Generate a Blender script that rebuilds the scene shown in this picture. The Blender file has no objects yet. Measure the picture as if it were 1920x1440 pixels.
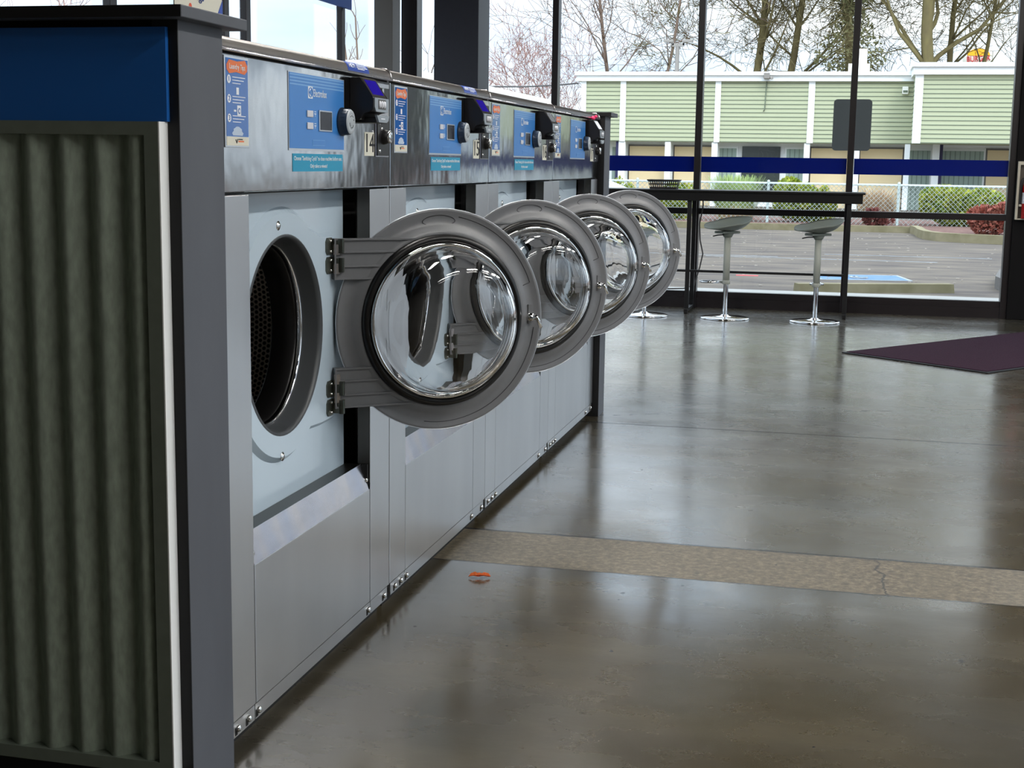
import bpy, bmesh, math, random
from mathutils import Vector, Matrix
PI = math.pi
C = bpy.context.scene.collection
scene = bpy.context.scene

# ---------------------------------------------------------------- camera
F_PX, EYE = 2646.8, Vector((0, 0, 1.25))
_y, _p, _r = (math.radians(a) for a in (13.3449, 8.9075, 0.8421))
FWD = Vector((-math.sin(_y) * math.cos(_p), math.cos(_y) * math.cos(_p), -math.sin(_p)))
_R = Vector((math.cos(_y), math.sin(_y), 0)); _U = _R.cross(FWD)
RGT = math.cos(_r) * _R + math.sin(_r) * _U
UPV = -math.sin(_r) * _R + math.cos(_r) * _U
cam_data = bpy.data.cameras.new('camera'); cam = bpy.data.objects.new('camera', cam_data); C.objects.link(cam)
cam_data.sensor_width = 36; cam_data.lens = F_PX / 1920 * 36
cam_data.clip_start = 0.05; cam_data.clip_end = 500
M = Matrix.Identity(4)
for i in range(3):
    M[i][0] = RGT[i]; M[i][1] = UPV[i]; M[i][2] = -FWD[i]; M[i][3] = EYE[i]
cam.matrix_world = M
scene.camera = cam

def ray(u, v): return FWD + (u - 960) / F_PX * RGT - (v - 720) / F_PX * UPV
def at(u, v, Y):
    d = ray(u, v); return EYE + d * (Y / d.y)

# ---------------------------------------------------------------- view, sky, sun
vs = scene.view_settings
vs.view_transform = 'Standard'; vs.look = 'None'; vs.gamma = 1; vs.use_curve_mapping = False
vs.exposure = 0.12
def S(r, g, b, a=1):
    f = lambda c: (c / 255 / 12.92) if c / 255 <= .04045 else ((c / 255 + .055) / 1.055) ** 2.4
    return (f(r), f(g), f(b), a)
world = bpy.data.worlds.new('sky'); scene.world = world; world.use_nodes = True
wn, wl = world.node_tree.nodes, world.node_tree.links
bg = wn['Background']; bg.inputs[1].default_value = 1.12
tc = wn.new('ShaderNodeTexCoord'); mp = wn.new('ShaderNodeMapping'); mp.inputs['Scale'].default_value = (2.0, 2.0, 9.0)
nz = wn.new('ShaderNodeTexNoise'); nz.inputs['Scale'].default_value = 1.6; nz.inputs['Detail'].default_value = 5
cr = wn.new('ShaderNodeValToRGB'); cr.color_ramp.elements[0].position = .34; cr.color_ramp.elements[1].position = .68
cr.color_ramp.elements[0].color = S(200, 222, 248); cr.color_ramp.elements[1].color = S(244, 249, 253)
wl.new(tc.outputs['Generated'], mp.inputs[0]); wl.new(mp.outputs[0], nz.inputs['Vector'])
wl.new(nz.outputs['Fac'], cr.inputs[0]); wl.new(cr.outputs[0], bg.inputs[0])
sxy = wn.new('ShaderNodeSeparateXYZ'); wl.new(tc.outputs['Generated'], sxy.inputs[0])
mr = wn.new('ShaderNodeMapRange'); mr.inputs[1].default_value = .0; mr.inputs[2].default_value = .7; mr.inputs[3].default_value = 1.2; mr.inputs[4].default_value = 4.2
wl.new(sxy.outputs[2], mr.inputs[0]); wl.new(mr.outputs[0], bg.inputs[1])   # overcast sky, brighter overhead
sun_d = bpy.data.lights.new('sun', 'SUN'); sun_d.energy = 1.0; sun_d.angle = math.radians(14); sun_d.color = (1, .96, .88)
sun = bpy.data.objects.new('sun', sun_d); C.objects.link(sun)
sun.rotation_euler = Vector((-.30, .72, -.62)).to_track_quat('-Z', 'Y').to_euler()

# ---------------------------------------------------------------- materials
MATS = {}
def mat(name, color, rough=.5, metal=0, spec=.5, noise=None, bump=None, coat=0, trans=0, emit=None, ior=1.45, alpha=None):
    """noise=(scale, amount, stretch xyz, second colour) bump=(scale, strength, stretch)"""
    if name in MATS: return MATS[name]
    m = bpy.data.materials.new(name); m.use_nodes = True
    nt = m.node_tree; b = nt.nodes['Principled BSDF']
    b.inputs['Base Color'].default_value = color; b.inputs['Roughness'].default_value = rough
    b.inputs['Metallic'].default_value = metal; b.inputs['Specular IOR Level'].default_value = spec
    b.inputs['IOR'].default_value = ior
    b.inputs['Coat Weight'].default_value = coat; b.inputs['Transmission Weight'].default_value = trans
    if emit: b.inputs['Emission Color'].default_value = emit[0]; b.inputs['Emission Strength'].default_value = emit[1]
    def tex(scale, stretch, detail=4):
        t = nt.nodes.new('ShaderNodeTexCoord'); mp = nt.nodes.new('ShaderNodeMapping')
        mp.inputs['Scale'].default_value = stretch
        n = nt.nodes.new('ShaderNodeTexNoise'); n.inputs['Scale'].default_value = scale; n.inputs['Detail'].default_value = detail
        nt.links.new(t.outputs['Object'], mp.inputs[0]); nt.links.new(mp.outputs[0], n.inputs['Vector']); return n
    if noise:
        sc, amt, st, c2 = noise
        n = tex(sc, st); mx = nt.nodes.new('ShaderNodeMix'); mx.data_type = 'RGBA'
        rp = nt.nodes.new('ShaderNodeMapRange'); rp.inputs[1].default_value = .3; rp.inputs[2].default_value = .7; rp.inputs[4].default_value = amt
        nt.links.new(n.outputs['Fac'], rp.inputs[0]); nt.links.new(rp.outputs[0], mx.inputs[0])
        mx.inputs[6].default_value = color; mx.inputs[7].default_value = c2
        nt.links.new(mx.outputs[2], b.inputs['Base Color'])
    if bump:
        sc, stg, st = bump
        n = tex(sc, st, 3); bp = nt.nodes.new('ShaderNodeBump'); bp.inputs['Strength'].default_value = stg; bp.inputs['Distance'].default_value = .01
        nt.links.new(n.outputs['Fac'], bp.inputs['Height']); nt.links.new(bp.outputs[0], b.inputs['Normal'])
    MATS[name] = m; return m

one = (1, 1, 1)
steel = mat('brushed_steel', S(214, 215, 217), .34, 1, noise=(3, .6, (1, 1, .25), S(188, 189, 192)), bump=(2.2, .08, (1, 1, .5)))
steel_mirror = mat('polished_steel', S(184, 186, 188), .12, 1, noise=(5, .7, (1, 1, .5), S(158, 161, 166)), bump=(5, .27, (1, 1, .7)))
steel_bright = mat('satin_steel', S(214, 206, 203), .25, 1, noise=(9, .8, (1, 1, .5), S(180, 186, 204)), bump=(6, .2, (1, .6, 1)))
dark_metal = mat('dark_bracket_steel', S(96, 92, 88), .35, 1)
lid_steel = mat('lid_steel', S(112, 108, 105), .4, 1, bump=(4, .08, one))
enamel = mat('pale_blue_enamel', S(186, 203, 216), .13, 0, .5, bump=(2.0, .06, one))
door_plastic = mat('grey_door_plastic', S(118, 119, 122), .34, 0, .5, noise=(60, .3, one, S(110, 110, 112)))
door_line = mat('door_groove', S(52, 52, 54), .5)
rubber = mat('black_rubber', S(14, 13, 13), .35)
seal_grey = mat('grey_seal_rubber', S(70, 73, 76), .42)
chrome = mat('chrome', S(225, 225, 226), .07, 1)
bolt_metal = mat('bolt_metal', S(206, 206, 204), .22, 1)
hinge_metal = mat('hinge_metal', S(120, 122, 112), .4, 1, noise=(25, .6, one, S(90, 92, 84)))
black_plastic = mat('black_plastic', S(24, 23, 25), .38)
grey_plastic = mat('grey_keypad_plastic', S(150, 160, 170), .4)
key_white = mat('white_key', S(214, 216, 224), .4)
white_print = mat('white_print', S(236, 240, 246), .6)
cream_print = mat('cream_print', S(222, 220, 205), .6)
black_print = mat('black_print', S(18, 18, 20), .6)
blue_panel_mat = mat('display_blue', S(58, 128, 205), .3, noise=(3, .5, (1, 1, 1), S(72, 142, 214)))
blue_light = mat('display_stripe_blue', S(120, 172, 226), .3)
blue_label = mat('label_blue', S(28, 96, 176), .12)
teal = mat('teal_sticker', S(20, 150, 190), .4)
orange = mat('orange_print', S(232, 120, 62), .4)
tag_blue = mat('lid_tag_blue', S(34, 72, 168), .3)
screen_dark = mat('dark_screen', S(22, 22, 34), .22, 0, .3)
screen_blue = mat('blue_lit_screen', S(24, 16, 110), .15, emit=(S(34, 18, 130), .55))
screen_grey = mat('grey_screen', S(120, 125, 135), .15)
screen_white = mat('white_lit_screen', S(220, 226, 245), .2, emit=(S(220, 226, 245), .45))
knob_face = mat('knob_face_grey', S(178, 186, 192), .35)
knob_dark = mat('knob_rim_navy', S(44, 58, 76), .3)
seam_black = mat('seam_black', S(8, 8, 8), .7)
post_paint = mat('post_grey_paint', S(88, 92, 100), .55, noise=(5, .7, (1, 1, .35), S(72, 75, 82)))
post_dark = mat('post_black_edge', S(16, 16, 18), .6)
blue_board = mat('blue_board', S(30, 100, 182), .4)
galv = mat('galvanised_sheet', S(158, 170, 156), .48, .5, noise=(90, .8, (1, 1, .35), S(128, 138, 126)))
galv_frame = mat('galvanised_frame', S(128, 137, 126), .5, .4, noise=(40, .4, one, S(112, 120, 110)))
alum = mat('aluminium_edge', S(220, 225, 232), .3, .8)
mullion_mat = mat('dark_bronze_frame', S(24, 17, 20), .35)
column_mat = mat('navy_column_paint', S(30, 33, 44), .5, noise=(30, .5, one, S(36, 39, 50)))
column_grey = mat('grey_column_paint', S(92, 90, 88), .55)
wall_dark = mat('dark_wall_paint', S(11, 9, 10), .7, 0, .2)
wall_grey = mat('grey_wall_paint', S(120, 118, 114), .7)
ceil_mat = mat('dark_ceiling_paint', S(46, 45, 46), .8)
film_blue = mat('blue_window_film', S(5, 26, 116), .08)
black_table = mat('black_table_laminate', S(14, 13, 14), .32)
black_tube = mat('black_tube', S(16, 15, 17), .4)
stool_shell = mat('stool_grey_green_shell', S(122, 128, 120), .42)
stool_sleeve = mat('stool_sleeve', S(160, 162, 152), .45)
basket_mat = mat('basket_black_plastic', S(44, 42, 44), .5)
mat_carpet = mat('maroon_carpet', S(58, 36, 50), .95, 0, .1, noise=(120, .8, one, S(40, 26, 38)), bump=(200, .6, one))
mat_edge = mat('mat_rubber_edge', S(12, 11, 13), .6)
leaf_mat = mat('dry_leaf', S(206, 100, 34), .55)
red_paint = mat('extinguisher_red', S(170, 20, 22), .25)
cab_white = mat('cabinet_cream', S(196, 188, 170), .5)
cord_mat = mat('cord_grey', S(70, 68, 68), .5)
pink = mat('pink_plastic', S(232, 60, 110), .4)
asphalt = mat('asphalt', S(78, 72, 69), .9, 0, .2, noise=(1.6, 1, (.7, 1.7, 1), S(108, 99, 89)), bump=(60, .4, one))
concrete = mat('pale_concrete', S(158, 156, 152), .85, 0, .2, noise=(3, .5, one, S(140, 138, 132)))
curb_mat = mat('mossy_curb', S(136, 128, 104), .9, 0, .2, noise=(4, .8, one, S(108, 102, 76)))
soil = mat('bark_soil', S(92, 70, 66), .95, 0, .1, noise=(9, .9, one, S(124, 98, 90)))
siding = mat('pale_green_siding', S(184, 188, 156), .7)
trim_white = mat('white_trim', S(244, 246, 246), .6)
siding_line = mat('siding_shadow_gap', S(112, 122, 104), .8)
beige = mat('beige_panel', S(232, 210, 168), .75)
curtain = mat('grey_green_curtain', S(160, 176, 166), .8)
curtain_fold_shade = mat('curtain_fold_shade', S(128, 142, 134), .8)  # darker cloth tone that paints shade into the folds
dark_glass = mat('dark_window_glass', S(56, 62, 60), .1)
navy_post = mat('navy_post', S(48, 46, 82), .6)
lamp_grey = mat('lamp_fixture_grey', S(138, 132, 126), .5)
bark = mat('grey_bark', S(96, 86, 62), .9, 0, .1, noise=(4, .8, (1, 1, .4), S(116, 106, 70)))
bark_light = mat('brown_bark', S(118, 100, 88), .9, 0, .1)
bark_red = mat('reddish_twigs', S(168, 132, 122), .9, 0, .1)
fence_mat = mat('galvanised_wire', S(176, 186, 184), .45, .5)
sign_back = mat('grey_sign_back', S(82, 86, 88), .5, .3)
pave_blue = mat('worn_blue_paint', S(58, 104, 152), .8, noise=(6, .9, (1, 3, 1), S(104, 122, 142)))
pave_white = mat('worn_white_paint', S(150, 160, 168), .8, noise=(8, .9, one, S(118, 120, 122)))
car_paint = mat('silver_car_paint', S(214, 222, 226), .2, .2, coat=.5)
roof_white = mat('white_roof', S(246, 244, 236), .8)
roof_grey = mat('grey_roof', S(150, 150, 152), .8)
def leafmat(n, c1, c2): return mat(n, S(*c1), .6, 0, .3, noise=(5, 1, one, S(*c2)))
leaf_yel = leafmat('yellow_green_leaves', (176, 176, 60), (92, 122, 44))
leaf_grn = leafmat('green_blades', (150, 176, 110), (178, 190, 130))
leaf_red = leafmat('red_twiggy_leaves', (168, 92, 80), (120, 80, 66))
leaf_tan = leafmat('tan_grass', (214, 192, 158), (186, 160, 132))
leaf_dark = leafmat('dark_evergreen', (92, 96, 64), (128, 120, 84))
leaf_low = leafmat('maroon_stems', (120, 66, 62), (92, 50, 46))

def pane_material():
    m = bpy.data.materials.new('window_glass'); m.use_nodes = True; nt = m.node_tree
    for n in list(nt.nodes): nt.nodes.remove(n)
    o = nt.nodes.new('ShaderNodeOutputMaterial'); mx = nt.nodes.new('ShaderNodeMixShader')
    fr = nt.nodes.new('ShaderNodeFresnel'); ge = nt.nodes.new('ShaderNodeNewGeometry'); io = nt.nodes.new('ShaderNodeMapRange')
    io.inputs[3].default_value = 1.35; io.inputs[4].default_value = 1 / 1.35   # the same coating on both faces of the pane
    nt.links.new(ge.outputs['Backfacing'], io.inputs[0]); nt.links.new(io.outputs[0], fr.inputs[0])
    t = nt.nodes.new('ShaderNodeBsdfTransparent'); t.inputs[0].default_value = (.97, .985, .98, 1)
    g = nt.nodes.new('ShaderNodeBsdfGlossy'); g.inputs['Roughness'].default_value = 0.0
    nt.links.new(fr.outputs[0], mx.inputs[0]); nt.links.new(t.outputs[0], mx.inputs[1]); nt.links.new(g.outputs[0], mx.inputs[2])
    nt.links.new(mx.outputs[0], o.inputs[0]); return m
pane_glass = pane_material()
bowl_glass = mat('bowl_glass', (1, 1, 1, 1), 0.0, 0, .5, trans=1, ior=1.48)

def mnode(nt, op, a, b=None, c=None):
    n = nt.nodes.new('ShaderNodeMath'); n.operation = op
    for i, x in enumerate((a, b, c)):
        if x is None: continue
        if hasattr(x, 'links') or hasattr(x, 'is_linked'): nt.links.new(x, n.inputs[i])
        else: n.inputs[i].default_value = x
    return n.outputs[0]

def floor_material():
    m = bpy.data.materials.new('polished_concrete'); m.use_nodes = True; nt = m.node_tree
    b = nt.nodes['Principled BSDF']
    t = nt.nodes.new('ShaderNodeTexCoord'); sx = nt.nodes.new('ShaderNodeSeparateXYZ'); nt.links.new(t.outputs['Object'], sx.inputs[0])
    def noise(scale, detail=5, rough=.6, stretch=(1, 1, 1)):
        mp = nt.nodes.new('ShaderNodeMapping'); mp.inputs['Scale'].default_value = stretch
        nt.links.new(t.outputs['Object'], mp.inputs[0])
        n = nt.nodes.new('ShaderNodeTexNoise'); n.inputs['Scale'].default_value = scale; n.inputs['Detail'].default_value = detail; n.inputs['Roughness'].default_value = rough
        nt.links.new(mp.outputs[0], n.inputs['Vector']); return n.outputs['Fac']
    def ramp(fac, stops):
        r = nt.nodes.new('ShaderNodeValToRGB'); e = r.color_ramp.elements
        while len(e) < len(stops): e.new(.5)
        for k, (p, c) in enumerate(stops): e[k].position = p; e[k].color = c
        nt.links.new(fac, r.inputs[0]); return r.outputs[0]
    def mix(f, a, c):
        n = nt.nodes.new('ShaderNodeMix'); n.data_type = 'RGBA'
        if hasattr(f, 'is_linked'): nt.links.new(f, n.inputs[0])
        else: n.inputs[0].default_value = f
        for k, x in ((6, a), (7, c)):
            if hasattr(x, 'is_linked'): nt.links.new(x, n.inputs[k])
            else: n.inputs[k].default_value = x
        return n.outputs[2]
    x, y = sx.outputs[0], sx.outputs[1]
    slab = ramp(noise(1.7, 8, .62, (1, 1.8, 1)), [(.32, S(46, 43, 35)), (.5, S(64, 61, 52)), (.66, S(88, 83, 70))])
    stain = ramp(noise(.9, 4, .5), [(.42, S(78, 64, 28)), (.6, S(78, 74, 64))])
    fine = ramp(noise(7, 9, .72, (.7, 2.2, 1)), [(.34, S(48, 44, 36)), (.5, S(66, 62, 53)), (.66, S(86, 81, 68))])
    slab = mix(.32, slab, fine)
    slab = mix(.42, slab, stain)
    agg = ramp(noise(42, 6, .75, (1, 1, 1)), [(.34, S(44, 38, 28)), (.5, S(84, 75, 58)), (.64, S(122, 111, 90))])
    # exposed aggregate band across the room
    yb = mnode(nt, 'ADD', y, mnode(nt, 'MULTIPLY', mnode(nt, 'SUBTRACT', noise(9, 3), .5), .02))
    band = mnode(nt, 'MULTIPLY', mnode(nt, 'GREATER_THAN', yb, 4.187), mnode(nt, 'LESS_THAN', yb, 4.577))
    col = mix(band, slab, agg)
    def line(pos, w, wob=.006):
        yy = mnode(nt, 'ADD', y, mnode(nt, 'MULTIPLY', mnode(nt, 'SUBTRACT', noise(14, 3), .5), wob))
        return mnode(nt, 'LESS_THAN', mnode(nt, 'ABSOLUTE', mnode(nt, 'SUBTRACT', yy, pos)), w)
    dark = mnode(nt, 'MAXIMUM', line(4.580, .009, .02), mnode(nt, 'MAXIMUM', line(4.184, .005, .02), line(6.713, .010)))
    # crack through the band
    xc = mnode(nt, 'ADD', mnode(nt, 'ADD', x, mnode(nt, 'MULTIPLY', mnode(nt, 'SUBTRACT', y, 4.38), .06)),
               mnode(nt, 'MULTIPLY', mnode(nt, 'SUBTRACT', noise(7, 6, .7), .5), .10))
    crack = mnode(nt, 'MULTIPLY', band, mnode(nt, 'LESS_THAN', mnode(nt, 'ABSOLUTE', mnode(nt, 'SUBTRACT', xc, .145)), .0035))
    # fine broken hairline beyond the joint
    yh = mnode(nt, 'SUBTRACT', mnode(nt, 'ADD', y, mnode(nt, 'MULTIPLY', mnode(nt, 'SUBTRACT', noise(5, 5, .7), .5), .25)),
               mnode(nt, 'MULTIPLY', mnode(nt, 'ADD', x, 1.2), .42))
    hair = mnode(nt, 'MULTIPLY', mnode(nt, 'LESS_THAN', mnode(nt, 'ABSOLUTE', mnode(nt, 'SUBTRACT', yh, 6.92)), .006), mnode(nt, 'GREATER_THAN', noise(16, 2), .5))
    pits = mnode(nt, 'MULTIPLY', mnode(nt, 'GREATER_THAN', noise(26, 2, .5, (1, .9, 1)), .735), mnode(nt, 'GREATER_THAN', noise(1.6, 3), .48))
    dark = mnode(nt, 'MAXIMUM', mnode(nt, 'MAXIMUM', dark, crack), mnode(nt, 'MAXIMUM', hair, pits))
    col = mix(dark, col, S(22, 19, 16))
    nt.links.new(col, b.inputs['Base Color'])
    rr = nt.nodes.new('ShaderNodeMapRange'); rr.inputs[1].default_value = .3; rr.inputs[2].default_value = .75; rr.inputs[3].default_value = .2; rr.inputs[4].default_value = .36
    nt.links.new(noise(2.2, 7, .65, (1, 1.6, 1)), rr.inputs[0])
    rough = mnode(nt, 'MAXIMUM', rr.outputs[0], mnode(nt, 'MULTIPLY', mnode(nt, 'MAXIMUM', band, dark), .62))
    nt.links.new(rough, b.inputs['Roughness'])
    h = mnode(nt, 'ADD', mnode(nt, 'MULTIPLY', noise(3.2, 5, .6, (1, 1.7, 1)), .35), mnode(nt, 'MULTIPLY', mnode(nt, 'MULTIPLY', band, noise(60, 3)), .9))
    bp = nt.nodes.new('ShaderNodeBump'); bp.inputs['Strength'].default_value = .22; bp.inputs['Distance'].default_value = .012
    nt.links.new(mnode(nt, 'SUBTRACT', h, mnode(nt, 'MULTIPLY', dark, .5)), bp.inputs['Height']); nt.links.new(bp.outputs[0], b.inputs['Normal'])
    b.inputs['Specular IOR Level'].default_value = .3
    b.inputs['Coat Weight'].default_value = 1.0; b.inputs['Coat IOR'].default_value = 1.62
    cr_ = nt.nodes.new('ShaderNodeMapRange'); cr_.inputs[1].default_value = .3; cr_.inputs[2].default_value = .75; cr_.inputs[3].default_value = .11; cr_.inputs[4].default_value = .24
    nt.links.new(noise(1.3, 7, .65, (1, 1.6, 1)), cr_.inputs[0]); nt.links.new(mnode(nt, 'MAXIMUM', cr_.outputs[0], mnode(nt, 'MULTIPLY', band, .5)), b.inputs['Coat Roughness'])
    bp2 = nt.nodes.new('ShaderNodeBump'); bp2.inputs['Strength'].default_value = .05; bp2.inputs['Distance'].default_value = .01
    nt.links.new(mnode(nt, 'SUBTRACT', noise(3.5, 3), mnode(nt, 'MULTIPLY', dark, .5)), bp2.inputs['Height']); nt.links.new(bp2.outputs[0], b.inputs['Coat Normal'])
    return m

def drum_material():
    m = bpy.data.materials.new('perforated_drum_steel'); m.use_nodes = True; nt = m.node_tree
    b = nt.nodes['Principled BSDF']; b.inputs['Roughness'].default_value = .45
    uv = nt.nodes.new('ShaderNodeUVMap'); sx = nt.nodes.new('ShaderNodeSeparateXYZ'); nt.links.new(uv.outputs[0], sx.inputs[0])
    s = .0135; t = s * math.sqrt(3)
    def lat(ou, ov):
        a = mnode(nt, 'SUBTRACT', mnode(nt, 'MODULO', mnode(nt, 'ADD', sx.outputs[0], 10 * s + ou), s), s / 2)
        c = mnode(nt, 'SUBTRACT', mnode(nt, 'MODULO', mnode(nt, 'ADD', sx.outputs[1], 10 * t + ov), t), t / 2)
        return mnode(nt, 'SQRT', mnode(nt, 'ADD', mnode(nt, 'MULTIPLY', a, a), mnode(nt, 'MULTIPLY', c, c)))
    d = mnode(nt, 'MINIMUM', lat(0, 0), lat(s / 2, t / 2))
    hole = mnode(nt, 'LESS_THAN', d, .0047)
    mx = nt.nodes.new('ShaderNodeMix'); mx.data_type = 'RGBA'; nt.links.new(hole, mx.inputs[0])
    mx.inputs[6].default_value = S(214, 206, 198); mx.inputs[7].default_value = S(4, 4, 4)
    nt.links.new(mx.outputs[2], b.inputs['Base Color'])
    nt.links.new(mnode(nt, 'MULTIPLY', mnode(nt, 'SUBTRACT', 1, hole), .75), b.inputs['Metallic'])
    bp = nt.nodes.new('ShaderNodeBump'); bp.inputs['Strength'].default_value = .5; bp.inputs['Distance'].default_value = .003
    nt.links.new(d, bp.inputs['Height']); nt.links.new(bp.outputs[0], b.inputs['Normal'])
    return m
drum_mat = drum_material()

# ---------------------------------------------------------------- mesh helpers
class MB:
    def __init__(s): s.bm = bmesh.new(); s.mats = []; s.mi = 0
    def m(s, material):
        if material not in s.mats: s.mats.append(material)
        s.mi = s.mats.index(material); return s
    def _paint(s, n0):
        s.bm.faces.ensure_lookup_table()
        for f in s.bm.faces[n0:]: f.material_index = s.mi
    def face(s, pts):
        f = s.bm.faces.new([s.bm.verts.new(p) for p in pts]); f.material_index = s.mi; return s
    def box(s, x0, x1, y0, y1, z0, z1, bev=0):
        if x1 < x0: x0, x1 = x1, x0
        if y1 < y0: y0, y1 = y1, y0
        if z1 < z0: z0, z1 = z1, z0
        if bev: return s._merge_bevel([(x, y, z) for x in (x0, x1) for y in (y0, y1) for z in (z0, z1)], bev)
        v = [s.bm.verts.new((x, y, z)) for x in (x0, x1) for y in (y0, y1) for z in (z0, z1)]
        for q in ((0, 1, 3, 2), (4, 6, 7, 5), (0, 4, 5, 1), (2, 3, 7, 6), (0, 2, 6, 4), (1, 5, 7, 3)):
            f = s.bm.faces.new([v[i] for i in q]); f.material_index = s.mi
        return s
    def _merge_bevel(s, c8, bev):
        t = bmesh.new(); v = [t.verts.new(p) for p in c8]
        for q in ((0, 1, 3, 2), (4, 6, 7, 5), (0, 4, 5, 1), (2, 3, 7, 6), (0, 2, 6, 4), (1, 5, 7, 3)): t.faces.new([v[i] for i in q])
        bmesh.ops.bevel(t, geom=t.edges[:], offset=bev, segments=2, affect='EDGES', profile=.5)
        s._absorb(t); return s
    def _absorb(s, t, mtx=None):
        mp = {}
        for v in t.verts: mp[v] = s.bm.verts.new(mtx @ v.co if mtx else v.co)
        for f in t.faces:
            g = s.bm.faces.new([mp[v] for v in f.verts]); g.material_index = s.mi; g.smooth = f.smooth
        t.free()
    def prism(s, pts, vec):
        """polygon pts (3D) extruded by vec"""
        a = [s.bm.verts.new(p) for p in pts]; vec = Vector(vec); b = [s.bm.verts.new(Vector(p) + vec) for p in pts]
        n = len(pts)
        for f in [s.bm.faces.new(a[::-1]), s.bm.faces.new(b)] + [s.bm.faces.new([a[i], a[(i + 1) % n], b[(i + 1) % n], b[i]]) for i in range(n)]: f.material_index = s.mi
        return s
    def lathe(s, prof, o, axis, seg=48, smooth=True, a0=0, a1=2 * PI):
        """prof: list of (radius, distance along axis)"""
        ax = Vector(axis).normalized(); o = Vector(o)
        e1 = ax.cross(Vector((0, 0, 1)));
        if e1.length < 1e-4: e1 = Vector((1, 0, 0))
        e1.normalize(); e2 = ax.cross(e1)
        full = abs(a1 - a0 - 2 * PI) < 1e-6; n = seg if full else seg + 1
        rings = []
        for r, h in prof:
            if r < 1e-6: rings.append([s.bm.verts.new(o + ax * h)]); continue
            rings.append([s.bm.verts.new(o + ax * h + (e1 * math.cos(a0 + (a1 - a0) * k / seg) + e2 * math.sin(a0 + (a1 - a0) * k / seg)) * r) for k in range(n)])
        for A, B in zip(rings, rings[1:]):
            for k in range(seg):
                j = (k + 1) % n
                if len(A) == 1 and len(B) == 1: continue
                vs_ = [A[0], B[j], B[k]] if len(A) == 1 else [A[k], A[j], B[0]] if len(B) == 1 else [A[k], A[j], B[j], B[k]]
                try: f = s.bm.faces.new(vs_)
                except ValueError: continue
                f.material_index = s.mi; f.smooth = smooth
        return s
    def cyl(s, p0, p1, r, seg=16, r1=None, smooth=True):
        p0, p1 = Vector(p0), Vector(p1); L = (p1 - p0).length; r1 = r if r1 is None else r1
        return s.lathe([(0, 0), (r, 0), (r, 0), (r1, L), (r1, L), (0, L)], p0, p1 - p0, seg, smooth)
    def tube(s, pts, r, seg=8, closed=False):
        pts = [Vector(p) for p in pts]; n = len(pts); rings = []; up = None
        for i, p in enumerate(pts):
            t = (pts[(i + 1) % n] - pts[i - 1]) if closed else (pts[min(i + 1, n - 1)] - pts[max(i - 1, 0)])
            if t.length < 1e-9: t = Vector((0, 0, 1))
            t.normalize()
            if up is None: up = t.orthogonal().normalized()
            up = (up - t * up.dot(t)); up = up.normalized() if up.length > 1e-6 else t.orthogonal().normalized()
            w = t.cross(up); rr = r[i] if isinstance(r, (list, tuple)) else r
            rings.append([s.bm.verts.new(p + (up * math.cos(2 * PI * k / seg) + w * math.sin(2 * PI * k / seg)) * rr) for k in range(seg)])
        pairs = list(zip(rings, rings[1:])) + ([(rings[-1], rings[0])] if closed else [])
        for A, B in pairs:
            for k in range(seg):
                f = s.bm.faces.new([A[k], A[(k + 1) % seg], B[(k + 1) % seg], B[k]]); f.material_index = s.mi; f.smooth = seg > 4
        if not closed and seg > 3:
            for q in (rings[0][::-1], rings[-1]): s.bm.faces.new(q).material_index = s.mi
        return s
    def text(s, body, size, mtx, depth=.0006, width=None):
        """letters as thin relief; mtx maps text plane (x right, y up, z out) into the world"""
        cu = bpy.data.curves.new('t', 'FONT'); cu.body = body; cu.size = size; cu.align_x = 'CENTER'; cu.align_y = 'CENTER'
        cu.extrude = depth; cu.resolution_u = 3
        ob = bpy.data.objects.new('t', cu); C.objects.link(ob)
        dg = bpy.context.evaluated_depsgraph_get(); dg.update()
        me = bpy.data.meshes.new_from_object(ob.evaluated_get(dg))
        t = bmesh.new(); t.from_mesh(me)
        if width and t.verts:
            xs = [v.co.x for v in t.verts]; k = width / (max(xs) - min(xs))
            for v in t.verts: v.co.x *= k
        s._absorb(t, mtx)
        bpy.data.objects.remove(ob); bpy.data.curves.remove(cu); bpy.data.meshes.remove(me)
        return s
    def mesh(s, name):
        me = bpy.data.meshes.new(name); s.bm.normal_update(); s.bm.to_mesh(me); s.bm.free()
        for m_ in s.mats: me.materials.append(m_)
        return me
    def build(s, name, parent=None, smooth_angle=None):
        o = bpy.data.objects.new(name, s.mesh(name)); C.objects.link(o)
        if parent: o.parent = parent
        return o

def N(material): return MB().m(material)
def tag(o, label=None, cat=None, group=None, kind=None):
    if label: o['label'] = label
    if cat: o['category'] = cat
    if group: o['group'] = group
    if kind: o['kind'] = kind
    return o
def thing(name, label, cat, loc=(0, 0, 0), rz=0, group=None, kind=None):
    o = bpy.data.objects.new(name, None); C.objects.link(o); o.location = loc; o.rotation_euler = (0, 0, rz)
    o.empty_display_size = .1
    return tag(o, label, cat, group, kind)
def struct(o, label=None, cat=None): return tag(o, label, cat, None, 'structure')
def copy_tree(o, parent=None):
    c = o.copy(); C.objects.link(c)
    if parent: c.parent = parent
    for ch in list(o.children): copy_tree(ch, c)
    return c

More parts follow.
